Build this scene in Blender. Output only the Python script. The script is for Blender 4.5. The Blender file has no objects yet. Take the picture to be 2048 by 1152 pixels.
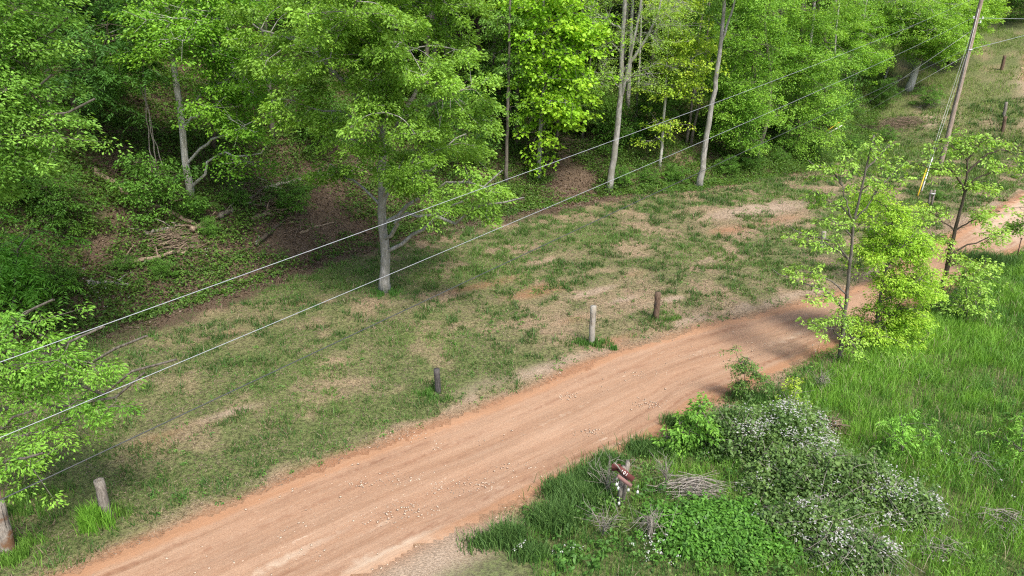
import bpy, math
import numpy as np

# ------------------------------------------------------------------ basics
TH = math.radians(22.0); F = 1365.0; CAM = np.array([0.0, 0.0, 10.0])
SUNV = np.array([-0.50, 0.82, -1.45]); SUNV = SUNV/np.linalg.norm(SUNV)   # travel direction of the light
scene = bpy.context.scene
COLL = scene.collection

def R(seed): return np.random.default_rng(seed)

def _h(i, j, s):
    n = (i.astype(np.int64)*374761393 + j.astype(np.int64)*668265263 + s*2246822519) & 0xFFFFFFFF
    n = ((n ^ (n >> 13))*1274126177) & 0xFFFFFFFF
    return ((n ^ (n >> 16)) & 0xFFFF)/65535.0

def vnoise(x, y, s=0):
    x = np.asarray(x, float); y = np.asarray(y, float)
    i = np.floor(x); j = np.floor(y); fx = x-i; fy = y-j
    i = i.astype(np.int64); j = j.astype(np.int64)
    fx = fx*fx*(3-2*fx); fy = fy*fy*(3-2*fy)
    return (_h(i, j, s)*(1-fx)+_h(i+1, j, s)*fx)*(1-fy)+(_h(i, j+1, s)*(1-fx)+_h(i+1, j+1, s)*fx)*fy

def fbm(x, y, s=0, o=4):
    a = 0; w = 0; k = 1.0
    for n in range(o):
        a = a+k*vnoise(x*2**n+17.3*n, y*2**n-9.1*n, s+n); w += k; k *= .55
    return a/w

def sstep(a, b, x):
    t = np.clip((x-a)/(b-a), 0, 1); return t*t*(3-2*t)

# ------------------------------------------------------------------ lie of the land
TOEX = [-60, -17, -15.9, -13.5, -10.6, -7.2, -0.6, 5.2, 11.6, 19.7, 25.5, 31, 40, 60, 90]
TOEY = [-40, 16.4, 18.8, 21.3, 24.5, 29.8, 35.1, 39.0, 41.6, 46.3, 52.0, 60, 76, 110, 150]
def toe_d(x, y): return (y-np.interp(x, TOEX, TOEY))*0.76
def H(x, y):
    x = np.asarray(x, float); y = np.asarray(y, float)
    d = toe_d(x, y)+1.1*(fbm(x*.22, y*.22, 31, 3)-.5)
    dp = np.maximum(d, 0)
    bank = 0.62*dp*dp/(dp+1.3)
    bank = np.where(dp > 7, 0.62*49/8.3+(dp-7)*0.42, bank)
    bank = bank+(fbm(x*.55, y*.55, 5, 3)-.5)*0.9*sstep(0, 3, dp)
    s = .62*x+.785*y
    q = np.maximum(s-62, 0)
    ramp = .30*q*q/(q+5)*sstep(20, 34, x)
    small = (fbm(x*.9, y*.9, 3, 3)-.5)*0.10
    return bank+ramp+small

def ray(u, v):
    a = (u-1024)/F; b = (576-v)/F
    return np.array([a, math.sin(TH)*b+math.cos(TH), math.cos(TH)*b-math.sin(TH)])
TT = np.arange(6, 160, .04)
def G(u, v, up=0.0):
    """where the sight line through a photo point meets the ground"""
    d = ray(u, v); P = CAM+TT[:, None]*d
    k = np.nonzero(P[:, 2] < H(P[:, 0], P[:, 1]))[0]
    p = P[k[0]] if len(k) else P[-1]
    return np.array([p[0], p[1], float(H(p[0], p[1]))+up])
def AT(u, v, y):
    d = ray(u, v); t = y/d[1]; return CAM+t*d

# ------------------------------------------------------------------ object helpers
def tag(o, label=None, cat=None, group=None, kind=None):
    if label: o['label'] = label
    if cat: o['category'] = cat
    if group: o['group'] = group
    if kind: o['kind'] = kind
    return o
def empty(name, loc=(0, 0, 0), rz=0.0):
    o = bpy.data.objects.new(name, None); COLL.objects.link(o)
    o.location = [float(c) for c in loc]; o.rotation_euler = (0, 0, rz); o.empty_display_size = .3
    return o

class MB:
    def __init__(s): s.V = []; s.F = []; s.C = []; s.n = 0
    def add(s, V, Fs, C=None):
        V = np.asarray(V, np.float32).reshape(-1, 3)
        if len(V) == 0: return s
        if not isinstance(Fs, list): Fs = [Fs]
        for f in Fs: s.F.append(np.asarray(f, np.int64)+s.n)
        if C is None: C = np.ones((len(V), 3))*.5
        C = np.asarray(C, np.float32)
        if C.ndim == 1: C = np.tile(C, (len(V), 1))
        s.V.append(V); s.C.append(C); s.n += len(V); return s
    def build(s, name, mat, parent=None, origin=(0, 0, 0), smooth=False, uv=None, link=True):
        me = bpy.data.meshes.new(name)
        V = np.concatenate(s.V)-np.asarray(origin, np.float32)
        me.vertices.add(len(V)); me.vertices.foreach_set('co', V.astype(np.float32).ravel())
        tot = np.concatenate([np.full(len(f), f.shape[1]) for f in s.F])
        idx = np.concatenate([f.ravel() for f in s.F]).astype(np.int32)
        me.loops.add(len(idx)); me.loops.foreach_set('vertex_index', idx)
        me.polygons.add(len(tot)); st = np.concatenate([[0], np.cumsum(tot)[:-1]]).astype(np.int32)
        me.polygons.foreach_set('loop_start', st); me.polygons.foreach_set('loop_total', tot.astype(np.int32))
        me.update(calc_edges=True)
        C = np.concatenate(s.C); C = np.concatenate([C, np.ones((len(C), 1), np.float32)], 1) if C.shape[1] == 3 else C
        a = me.color_attributes.new('Col', 'FLOAT_COLOR', 'POINT'); a.data.foreach_set('color', C.astype(np.float32).ravel())
        if uv is not None:
            l = me.uv_layers.new(name='UVMap'); l.data.foreach_set('uv', uv[idx].astype(np.float32).ravel())
        if smooth: me.polygons.foreach_set('use_smooth', np.ones(len(tot), bool))
        me.materials.append(mat)
        if not link: return me
        o = bpy.data.objects.new(name, me); COLL.objects.link(o)
        if parent is not None: o.parent = parent
        else: o.location = [float(c) for c in origin]
        return o

def tube(pts, rad, sides=8, cap=True, wob=0.0, rng=None):
    pts = np.asarray(pts, float); n = len(pts); rad = np.broadcast_to(np.asarray(rad, float), (n,))
    tan = np.gradient(pts, axis=0); tan /= np.linalg.norm(tan, axis=1)[:, None]+1e-9
    ref = np.array([1., 0, 0]) if abs(tan[0][0]) < .8 else np.array([0, 1., 0])
    a = np.linspace(0, 2*np.pi, sides, endpoint=False); V = []
    for i in range(n):
        u = np.cross(tan[i], ref); u /= np.linalg.norm(u)+1e-9; w = np.cross(tan[i], u)
        r = rad[i]*(1+(wob*(rng.random(sides)-.5) if wob else 0))
        V.append(pts[i]+np.outer(np.cos(a)*r, u)+np.outer(np.sin(a)*r, w))
    V = np.concatenate(V); i = np.arange(n-1)[:, None]*sides; j = np.arange(sides)[None]; k = (j+1) % sides
    Fq = np.stack([i+j, i+k, i+sides+k, i+sides+j], -1).reshape(-1, 4)
    Fs = [Fq]
    if cap: Fs += [np.arange(sides)[::-1][None].copy(), (np.arange(sides)+(n-1)*sides)[None]]
    return V, Fs
def smooth_path(P, n=8, jit=0.0, rng=None):
    P = np.asarray(P, float)
    s = np.concatenate([[0], np.cumsum(np.linalg.norm(np.diff(P, axis=0), axis=1))]); q = np.linspace(0, s[-1], n)
    # catmull style smoothing by cubic through points
    m = np.gradient(P, s, axis=0); out = []
    for x in q:
        k = min(np.searchsorted(s, x, 'right')-1, len(P)-2); h = s[k+1]-s[k]; t = (x-s[k])/h
        out.append((2*t**3-3*t**2+1)*P[k]+(t**3-2*t**2+t)*h*m[k]+(-2*t**3+3*t**2)*P[k+1]+(t**3-t**2)*h*m[k+1])
    out = np.array(out)
    if jit: out[1:-1] += rng.normal(0, jit, (n-2, 3))
    return out
def sticks(A, B, ra, rb):
    """many straight three sided sticks"""
    A = np.asarray(A, float); B = np.asarray(B, float); n = len(A)
    d = B-A; d /= np.linalg.norm(d, axis=1)[:, None]+1e-9
    ref = np.where(np.abs(d[:, 2:3]) < .9, np.array([[0, 0, 1.]]), np.array([[1., 0, 0]]))
    u = np.cross(d, ref); u /= np.linalg.norm(u, axis=1)[:, None]+1e-9; w = np.cross(d, u)
    V = []
    for P, r in ((A, ra), (B, rb)):
        r = np.broadcast_to(r, (n,))[:, None]
        for k in range(3):
            an = 2*np.pi*k/3; V.append(P+r*(math.cos(an)*u+math.sin(an)*w))
    V = np.stack(V, 1).reshape(-1, 3); b = (np.arange(n)*6)[:, None]
    f = np.concatenate([b+np.array([[k, (k+1) % 3, 3+(k+1) % 3, 3+k]]) for k in range(3)])
    return V, [f]
def leaves(C, L, rng, dirs=None, aspect=.55, droop=.25, tilt=.45):
    """diamond leaves, one folded quad each"""
    n = len(C); a = rng.random(n)*2*np.pi
    if dirs is None: D = np.stack([np.cos(a), np.sin(a), -droop+rng.normal(0, .3, n)], 1)
    else: D = dirs+rng.normal(0, .22, (n, 3))
    D /= np.linalg.norm(D, axis=1)[:, None]+1e-9
    N = np.stack([rng.normal(0, tilt, n), rng.normal(0, tilt, n), np.ones(n)], 1)
    S = np.cross(D, N); S /= np.linalg.norm(S, axis=1)[:, None]+1e-9
    L = (L*(.7+.6*rng.random(n)))[:, None]; W = L*aspect*.5
    up = np.cross(S, D)
    mid = C+D*L*.45
    V = np.stack([C, mid+S*W+up*W*.35, C+D*L-np.array([0, 0, .12])*L, mid-S*W+up*W*.35], 1).reshape(-1, 3)
    return V, (np.arange(n)*4)[:, None]+np.array([[0, 1, 2, 3]])
def blades(P, h, w, rng, lean=.5, seg2=False):
    n = len(P); a = rng.random(n)*2*np.pi; s = np.stack([np.cos(a), np.sin(a), np.zeros(n)], 1)
    b = rng.random(n)*2*np.pi; ln = (rng.random(n)*lean)[:, None]*np.stack([np.cos(b), np.sin(b), np.zeros(n)], 1)
    h = np.broadcast_to(h, (n,))[:, None]; w = np.broadcast_to(w, (n,))[:, None]
    up = np.array([[0, 0, 1.]])
    if not seg2:
        V = np.stack([P-s*w*.5, P+s*w*.5, P+up*h*.95+ln*h], 1).reshape(-1, 3)
        return V, [(np.arange(n)*3)[:, None]+np.array([[0, 1, 2]])]
    m = P+up*h*.6+ln*h*.35
    V = np.stack([P-s*w*.5, P+s*w*.5, m+s*w*.4, m-s*w*.4, P+up*h*.9+ln*h], 1).reshape(-1, 3)
    k = (np.arange(n)*5)[:, None]
    return V, [k+np.array([[0, 1, 2, 3]]), k+np.array([[3, 2, 4]])]

# ------------------------------------------------------------------ materials
def newmat(name):
    m = bpy.data.materials.new(name); m.use_nodes = True; nt = m.node_tree; nt.nodes.clear(); return m, nt
def N(nt, t, **kw):
    n = nt.nodes.new(t)
    for k, v in kw.items():
        if k.startswith('_'): setattr(n, k[1:], v)
        else: n.inputs[k.replace('9', ' ')].default_value = v
    return n
def mixc(nt, fac, a, b, mode='MIX'):
    m = nt.nodes.new('ShaderNodeMix'); m.data_type = 'RGBA'; m.blend_type = mode
    for s, x in ((0, fac), (6, a), (7, b)):
        if isinstance(x, (int, float)): m.inputs[s].default_value = x
        elif isinstance(x, tuple): m.inputs[s].default_value = x+(1,) if len(x) == 3 else x
        else: nt.links.new(x, m.inputs[s])
    return m.outputs[2]
def maprange(nt, x, a, b, c=0, d=1):
    m = nt.nodes.new('ShaderNodeMapRange'); nt.links.new(x, m.inputs[0])
    for i, q in enumerate((a, b, c, d)): m.inputs[i+1].default_value = q
    return m.outputs[0]
def noise(nt, vec, scale, detail=5, rough=.6):
    n = N(nt, 'ShaderNodeTexNoise', Scale=scale, Detail=detail, Roughness=rough); nt.links.new(vec, n.inputs['Vector']); return n.outputs['Fac']
def math_(nt, op, a, b):
    m = nt.nodes.new('ShaderNodeMath'); m.operation = op
    for i, x in enumerate((a, b)):
        if isinstance(x, (int, float)): m.inputs[i].default_value = x
        else: nt.links.new(x, m.inputs[i])
    return m.outputs[0]

def leaf_mat(name, trans=.35):
    m, nt = newmat(name); out = N(nt, 'ShaderNodeOutputMaterial')
    at = N(nt, 'ShaderNodeVertexColor', _layer_name='Col')
    p = N(nt, 'ShaderNodeBsdfPrincipled', Roughness=.55); p.inputs['Specular IOR Level'].default_value = .3
    nt.links.new(at.outputs[0], p.inputs['Base Color'])
    t = N(nt, 'ShaderNodeBsdfTranslucent')
    tc = mixc(nt, 1.0, at.outputs[0], (1.25, 1.15, .55), 'MULTIPLY'); nt.links.new(tc, t.inputs[0])
    mx = N(nt, 'ShaderNodeMixShader', Fac=trans)
    nt.links.new(p.outputs[0], mx.inputs[1]); nt.links.new(t.outputs[0], mx.inputs[2]); nt.links.new(mx.outputs[0], out.inputs[0])
    return m
LEAF = leaf_mat('leaf', .34); GRASS = leaf_mat('grass_blade', .25)

def bark_mat(name, c1, c2, scale=6., patch=None):
    m, nt = newmat(name); out = N(nt, 'ShaderNodeOutputMaterial'); g = N(nt, 'ShaderNodeNewGeometry')
    mp = N(nt, 'ShaderNodeMapping'); mp.inputs['Scale'].default_value = (1, 1, .22); nt.links.new(g.outputs['Position'], mp.inputs[0])
    f = noise(nt, mp.outputs[0], scale*3, 6, .7); c = mixc(nt, maprange(nt, f, .35, .65), c1, c2)
    f2 = noise(nt, g.outputs['Position'], 2.2, 4)
    if patch: c = mixc(nt, maprange(nt, f2, .5, .6), c, patch)
    p = N(nt, 'ShaderNodeBsdfPrincipled', Roughness=.9); p.inputs['Specular IOR Level'].default_value = .15
    nt.links.new(c, p.inputs['Base Color'])
    b = N(nt, 'ShaderNodeBump', Strength=.8, Distance=.02); nt.links.new(f, b.inputs['Height']); nt.links.new(b.outputs[0], p.inputs['Normal'])
    nt.links.new(p.outputs[0], out.inputs[0]); return m
BARK = bark_mat('grey_bark', (0.060, 0.052, 0.040), (0.224, 0.200, 0.168))
PALE = bark_mat('pale_bark', (.14, .135, .12), (.50, .48, .44), 5, (.26, .25, .21))
WHITEBARK = bark_mat('white_bark', (0.297, 0.281, 0.246), (0.680, 0.654, 0.595), 3)
DARKBARK = bark_mat('dark_bark', (.04, .033, .025), (.15, .12, .09))
TWIG = bark_mat('dead_twig', (0.160, 0.136, 0.112), (0.400, 0.368, 0.320), 5)
LOG = bark_mat('fallen_wood', (.10, .07, .05), (.38, .29, .21), 5)
WOODG = bark_mat('grey_post_wood', (0.112, 0.096, 0.080), (0.336, 0.304, 0.264), 12)
WOODL = bark_mat('pale_post_wood', (0.260, 0.242, 0.205), (0.446, 0.422, 0.372), 12, (0.310, 0.279, 0.223))
WOODB = bark_mat('brown_post_wood', (0.076, 0.051, 0.038), (0.212, 0.145, 0.102), 12)
WOODK = bark_mat('charred_post_wood', (.03, .028, .028), (.13, .12, .115), 12)
WOODS = bark_mat('stained_post_wood', (.17, .15, .13), (.40, .36, .31), 12, (.20, .11, .06))
POLE = bark_mat('pole_wood', (0.246, 0.184, 0.139), (0.451, 0.369, 0.312), 5, (0.312, 0.238, 0.197))
def flat_mat(name, c, rough=.6, metal=0.):
    m, nt = newmat(name); out = N(nt, 'ShaderNodeOutputMaterial'); g = N(nt, 'ShaderNodeNewGeometry')
    f = noise(nt, g.outputs['Position'], 25, 3); col = mixc(nt, maprange(nt, f, .3, .7, 0, .35), c, tuple(x*.55 for x in c))
    p = N(nt, 'ShaderNodeBsdfPrincipled', Roughness=rough, Metallic=metal); nt.links.new(col, p.inputs['Base Color']); nt.links.new(p.outputs[0], out.inputs[0]); return m
WIRE = flat_mat('aluminium_wire', (.40, .42, .45), .45, .0)
CABLE = flat_mat('dark_cable', (.05, .055, .055), .6)
STEEL = flat_mat('galvanised_steel', (.5, .52, .5), .5, .5)
YELLOW = flat_mat('yellow_plastic', (.8, .5, .03), .5); WHITEP = flat_mat('white_plastic', (.8, .8, .76), .5)
REDP = flat_mat('red_brown_paint', (.13, .035, .03), .8); PINKP = flat_mat('faded_red_paint', (.24, .13, .115), .9)
PORC = flat_mat('glazed_insulator', (.75, .77, .75), .2)
RUST = flat_mat('rusty_steel', (.10, .05, .03), .8)
STONE = flat_mat('pale_stone', (.60, .46, .34), .95)

def ground_mat():
    """mask channels: r clay, g pale straw, b leaf litter, a grass; one blended earth for every ground sheet"""
    m, nt = newmat('earth'); out = N(nt, 'ShaderNodeOutputMaterial')
    at = N(nt, 'ShaderNodeVertexColor', _layer_name='Col'); sp = N(nt, 'ShaderNodeSeparateColor'); nt.links.new(at.outputs[0], sp.inputs[0])
    pos = N(nt, 'ShaderNodeNewGeometry').outputs['Position']
    n1 = noise(nt, pos, 1.3, 8, .7); n2 = noise(nt, pos, 9, 6, .75); n3 = noise(nt, pos, 34, 3, .7)
    mp = N(nt, 'ShaderNodeMapping'); mp.inputs['Rotation'].default_value = (0, 0, .6); mp.inputs['Scale'].default_value = (1, 2.5, 1); nt.links.new(pos, mp.inputs[0])
    n4 = noise(nt, mp.outputs[0], 16, 5, .8)
    soil = mixc(nt, maprange(nt, n2, .42, .58), (.105, .074, .042), (.33, .24, .15))
    soil = mixc(nt, maprange(nt, n3, .48, .62), soil, (.46, .355, .235))
    litter = mixc(nt, maprange(nt, n4, .42, .58), (.05, .034, .022), (.155, .11, .072))  # litter darkened: canopy shade on the bank is put into its colour
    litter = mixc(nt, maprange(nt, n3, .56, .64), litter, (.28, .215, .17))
    clay = mixc(nt, maprange(nt, n2, .3, .7), (.29, .145, .075), (.41, .23, .14))
    pale = mixc(nt, maprange(nt, n4, .42, .58), (.24, .175, .12), (.50, .39, .29))
    gr = mixc(nt, maprange(nt, n2, .42, .58), (.03, .06, .014), (.115, .185, .045))
    def th(ch, w=.22):   # break the mask up with fine noise
        s = math_(nt, 'ADD', ch, math_(nt, 'MULTIPLY', math_(nt, 'SUBTRACT', n4, .5), .9))
        s = math_(nt, 'ADD', s, math_(nt, 'MULTIPLY', math_(nt, 'SUBTRACT', n1, .5), .35))
        return maprange(nt, s, .5-w, .5+w)
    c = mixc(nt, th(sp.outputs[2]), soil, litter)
    c = mixc(nt, th(sp.outputs[1]), c, pale)
    c = mixc(nt, th(sp.outputs[0]), c, clay)
    c = mixc(nt, math_(nt, 'MULTIPLY', th(at.outputs[1], .3), .75), c, gr)
    p = N(nt, 'ShaderNodeBsdfPrincipled', Roughness=.95); p.inputs['Specular IOR Level'].default_value = .1
    nt.links.new(c, p.inputs['Base Color'])
    b = N(nt, 'ShaderNodeBump', Strength=.7, Distance=.05); nt.links.new(math_(nt, 'ADD', n4, n3), b.inputs['Height']); nt.links.new(b.outputs[0], p.inputs['Normal'])
    nt.links.new(p.outputs[0], out.inputs[0]); return m
def road_mat():
    m, nt = newmat('red_clay_road'); out = N(nt, 'ShaderNodeOutputMaterial')
    uv = N(nt, 'ShaderNodeUVMap').outputs[0]; pos = N(nt, 'ShaderNodeNewGeometry').outputs['Position']
    def m2(sx, sy):
        mp = N(nt, 'ShaderNodeMapping'); mp.inputs['Scale'].default_value = (sx, sy, 1); nt.links.new(uv, mp.inputs[0]); return mp.outputs[0]
    s1 = noise(nt, m2(.10, 2.2), 1.5, 5, .6); s2 = noise(nt, m2(.35, 5.), 1.3, 6, .7); s3 = noise(nt, m2(.25, 1.4), 2.2, 7, .7)
    n1 = noise(nt, pos, .7, 5); n3 = noise(nt, pos, 40, 3, .7); n4 = noise(nt, pos, 5, 6, .7)
    c = mixc(nt, maprange(nt, s1, .34, .66), (.315, .188, .118), (.40, .268, .182))
    c = mixc(nt, maprange(nt, s2, .5, .72, 0, .35), c, (.47, .325, .22))
    c = mixc(nt, maprange(nt, s2, .28, .42, .5, 0), c, (.25, .125, .07))
    c = mixc(nt, maprange(nt, n1, .3, .7, 0, .35), c, (.37, .215, .13))
    pk = math_(nt, 'MULTIPLY', maprange(nt, s3, .62, .68), maprange(nt, n4, .45, .56))
    c = mixc(nt, math_(nt, 'MULTIPLY', pk, .8), c, (.56, .43, .32))
    c = mixc(nt, maprange(nt, n3, .40, .52, .35, 0), c, (.20, .10, .058))
    n5 = noise(nt, pos, 14, 6, .8); c = mixc(nt, maprange(nt, n5, .56, .66, 0, .4), c, (.50, .36, .25))
    c = mixc(nt, maprange(nt, n5, .34, .44, .35, 0), c, (.26, .13, .075))
    at = N(nt, 'ShaderNodeVertexColor', _layer_name='Col'); sp = N(nt, 'ShaderNodeSeparateColor'); nt.links.new(at.outputs[0], sp.inputs[0])
    f = math_(nt, 'ADD', sp.outputs[1], math_(nt, 'MULTIPLY', math_(nt, 'SUBTRACT', n4, .5), .9))
    c = mixc(nt, maprange(nt, f, .3, .75), c, (.54, .43, .32))
    c = mixc(nt, math_(nt, 'MULTIPLY', sp.outputs[2], maprange(nt, n4, .42, .56, .15, .75)), c, (.20, .095, .055))
    f = math_(nt, 'ADD', sp.outputs[0], math_(nt, 'MULTIPLY', math_(nt, 'SUBTRACT', n4, .5), .9))   # orange crumbly edge
    c = mixc(nt, maprange(nt, f, .35, .75, 0, .5), c, (.36, .18, .09))
    p = N(nt, 'ShaderNodeBsdfPrincipled', Roughness=.95); p.inputs['Specular IOR Level'].default_value = .12
    nt.links.new(c, p.inputs['Base Color'])
    b = N(nt, 'ShaderNodeBump', Strength=.6, Distance=.04); nt.links.new(math_(nt, 'ADD', s2, math_(nt, 'MULTIPLY', n3, .4)), b.inputs['Height']); nt.links.new(b.outputs[0], p.inputs['Normal'])
    nt.links.new(p.outputs[0], out.inputs[0]); return m
EARTH = ground_mat(); ROAD = road_mat()

# ------------------------------------------------------------------ ground, road, path, hillside
RTX = [-30, -14, -8.3, -7, -5.6, -3.9, -1.9, -.2, 3.4, 6.4, 11.7, 14.8, 19.4, 29.6, 36, 60]
RTY = [-6, 5.6, 10.2, 11.3, 12.4, 13.7, 15.2, 16.3, 19.3, 21.1, 23.6, 25.6, 29.7, 38.8, 46, 75]
RBX = [-30, -10, -3.3, -.8, .9, 2.6, 3.8, 4.9, 7.7, 9.8, 12.1, 16.4, 23.7, 33, 60]
RBY = [-11, 4.6, 9.8, 11.6, 12.9, 14.0, 15.0, 16.2, 18.0, 19.5, 21.1, 24.5, 30.1, 38.5, 50]
B2 = np.array([(36, 43.5), (41.5, 51), (45, 57.5), (49, 65.5), (52, 70), (60, 78), (75, 88)], float)
def seg_dist(x, y, P):
    best = np.full(np.shape(x), 1e9)
    for a, b in zip(P[:-1], P[1:]):
        d = b-a; t = np.clip(((x-a[0])*d[0]+(y-a[1])*d[1])/(d@d), 0, 1)
        best = np.minimum(best, np.hypot(x-a[0]-t*d[0], y-a[1]-t*d[1]))
    return best
def road_in(x, y):
    """metres inside the road edge (negative outside)"""
    a = np.minimum((np.interp(x, RTX, RTY)-y)*.8, (y-np.interp(x, RBX, RBY))*.8)
    a = np.where(x > 31, -5, a)
    return np.maximum(a, 1.35-seg_dist(x, y, B2))
def patch(x, y, u, v, rx, ry, rot=.6):
    p = G(u, v); c, s = math.cos(rot), math.sin(rot); dx = x-p[0]; dy = y-p[1]
    return np.exp(-(((dx*c+dy*s)/rx)**2+((-dx*s+dy*c)/ry)**2))
def masks(x, y):
    d = toe_d(x, y); ri = road_in(x, y)
    w = 1.2*(fbm(x*.8, y*.8, 11, 4)-.5)
    below = y < np.interp(x, RBX, RBY)
    clay = np.zeros_like(x); pale = np.zeros_like(x)
    edge = np.exp(-np.maximum(-ri-.1, 0)/.55)
    clay += edge*(.55+.9*(fbm(x*.5, y*.5, 41, 3)-.4))
    pale += .6*sstep(-5, 1, x)*np.exp(-((ri+.6)/.45)**2)*sstep(.42, .62, fbm(x*.8, y*.8, 42, 4))
    for u, v, a, b, k in [(1075, 583, 1.8, .7, .8), (1150, 640, 1.2, .5, .45), (930, 578, 1.2, .45, .5), (1450, 462, 1.6, .8, .6), (1560, 440, 2.6, .9, .5), (300, 900, 1.2, .5, .35), (1010, 560, 1.6, .6, .5), (1380, 500, 1.0, .4, .4), (1230, 680, 1.4, .4, .4), (610, 605, 1.0, .4, .5), (445, 670, 1.1, .4, .45), (1265, 550, 1.4, .4, .4), (320, 870, .9, .3, .4), (1830, 255, 1.8, 1.0, .4)]:
        clay += k*patch(x, y, u, v, a, b)
    for u, v, a, b, k in [(1190, 583, 1.2, .3, .9), (1245, 600, .8, .25, .8), (1350, 597, .5, .25, .9), (1470, 425, 2.6, .9, .8), (1560, 415, 3.0, 1.2, .7), (465, 825, .9, .25, .8), (1300, 610, 1.0, .5, .4), (950, 770, 1.6, .5, .5), (1080, 525, 2, .5, .4), (1700, 380, 4, 1.6, .4), (1850, 245, 2.6, 1.4, .8), (1900, 230, 2, 3, .35), (2000, 255, 2.5, 1.5, .4), (1060, 745, 1.6, .4, .5), (1990, 170, 4, 3, .4), (800, 605, .9, .3, .4), (1080, 600, 1.4, .5, .3), (1420, 520, 1.4, .5, .45), (1150, 720, 1.5, .5, .5), (700, 700, 1.5, .4, .3)]:
        pale += k*patch(x, y, u, v, a, b)
    ap = patch(x, y, 850, 1150, 1.9, 1.5, 0)*1.3*below
    pale += ap
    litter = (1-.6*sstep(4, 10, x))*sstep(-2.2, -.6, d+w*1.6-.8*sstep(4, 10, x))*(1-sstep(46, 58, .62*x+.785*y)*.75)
    grass = .66+w*.5
    grass += .35*sstep(.5, 2., -ri)*np.where(below, 1, 0)+.25*np.exp(-((ri+1.6)/.7)**2)*(x < 0)
    grass -= 1.0*np.exp(-np.maximum(-ri, 0)/.22)*np.where(below, 1, .9)
    grass += .12*sstep(6, -4, x)*(d < 0)+.15*np.exp(-((ri+1.2)/.6)**2)*sstep(3, -2, x)
    grass += -.25*sstep(2, -6, x)*0
    grass -= .75*litter*(1-.55*sstep(.48, .62, fbm(x*.35, y*.35, 77, 3)))
    grass -= .6*np.clip(pale, 0, 1)+.55*np.clip(clay, 0, 1)
    grass -= .38*sstep(.53, .68, fbm(x*.75, y*.75, 44, 3))*sstep(-20, -2, x)*(1-below)
    grass += .25*sstep(56, 66, .62*x+.785*y)
    return np.clip(clay, 0, 1), np.clip(pale, 0, 1), np.clip(litter, 0, 1), np.clip(grass, 0, 1), ap, below

def axis(lo, a, b, hi, fine, grow=1.12):
    m = np.arange(a, b, fine); L = []; x = a; s = fine
    while x > lo: s *= grow; x -= min(s, 1.2); L.append(x)
    Rr = []; x = m[-1]; s = fine
    while x < hi: s *= grow; x += min(s, 1.2); Rr.append(x)
    return np.concatenate([L[::-1], m, Rr])
xs = axis(-75, -20, 26, 110, .10); ys = axis(-12, 8.5, 42, 150, .10)
X, Y = np.meshgrid(xs, ys); X = X.ravel(); Y = Y.ravel(); Z = H(X, Y)
clay, pale, litter, grass, apron, below = masks(X, Y)
ri = road_in(X, Y)
Z = Z-.05*sstep(0, .5, ri)+.02*np.sin(ri*4.2)*sstep(.2, .6, ri)
nx = len(xs); ny = len(ys)
Q = (np.arange(ny-1)[:, None]*nx+np.arange(nx-1)[None]).ravel()
Q = np.stack([Q, Q+1, Q+nx+1, Q+nx], 1)
cx = X[Q].mean(1); cy = Y[Q].mean(1)
edge_n = .5*(fbm(cx*1.1, cy*1.1, 91, 4)-.5)+.25*(fbm(cx*5, cy*5, 92, 2)-.5)
isroad = road_in(cx, cy)+edge_n > 0
isap = (~isroad) & (apron[Q].mean(1)+edge_n*.9 > .5)
ishill = (~isroad) & (~isap) & (toe_d(cx, cy) > .3)
V = np.stack([X, Y, Z], 1)
# along / across coordinates of the road for its wheel streaks
along = X*.82+Y*.57; mid = (np.interp(X, RTX, RTY)+np.interp(X, RBX, RBY))/2; across = (Y-mid)*.8
UV = np.stack([along, across], 1)
def sheet(name, sel, mat, col):
    q = Q[sel]; used, inv = np.unique(q, return_inverse=True)
    mb = MB(); mb.add(V[used], inv.reshape(-1, 4), col[used]); o = mb.build(name, mat, smooth=True, uv=UV[used])
    return tag(o, kind='structure')
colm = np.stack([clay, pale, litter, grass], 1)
roadc = np.stack([sstep(.45, .0, ri), .55*np.clip(patch(X, Y, 850, 1150, 2.2, 1.7, 0)*1.3, 0, 1)*sstep(1.1, -.1, ri+.5*(fbm(X*2, Y*2, 98, 3)-.5)), 0*ri, 0*ri], 1)
_t = G(640, 1090)
roadc[:, 1] += .8*np.exp(-((across+.55+.02*(along))/.16)**2)*sstep(6, 1, along)*0
for u, v, L_, W_ in [(640, 1080, 1.1, .14), (760, 1045, .9, .10), (520, 1140, 1.0, .2), (1620, 668, 1.3, .45), (1540, 690, 2.2, .3), (1120, 830, 2.0, .12), (760, 1115, 1.2, .12)]:
    roadc[:, 1] += (.28 if u > 1500 else .42)*patch(X, Y, u, v, L_, W_, .66)
roadc[:, 2] = (np.exp(-((ri-.42)/.07)**2)+.8*np.exp(-((ri-.85-.1*np.sin(along*.5))/.06)**2)+.6*np.exp(-((ri-1.35)/.05)**2))*sstep(.35, .6, fbm(along*.6, across*2, 97, 3))
roadc[:, 1] += .55*sstep(17, 26, X)+.2*sstep(30, 40, X)
roadc = np.clip(roadc, 0, 1)
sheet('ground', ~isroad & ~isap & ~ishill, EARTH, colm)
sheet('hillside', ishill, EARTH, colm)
sheet('road', isroad, ROAD, roadc)
sheet('path', isap, EARTH, colm)

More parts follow.
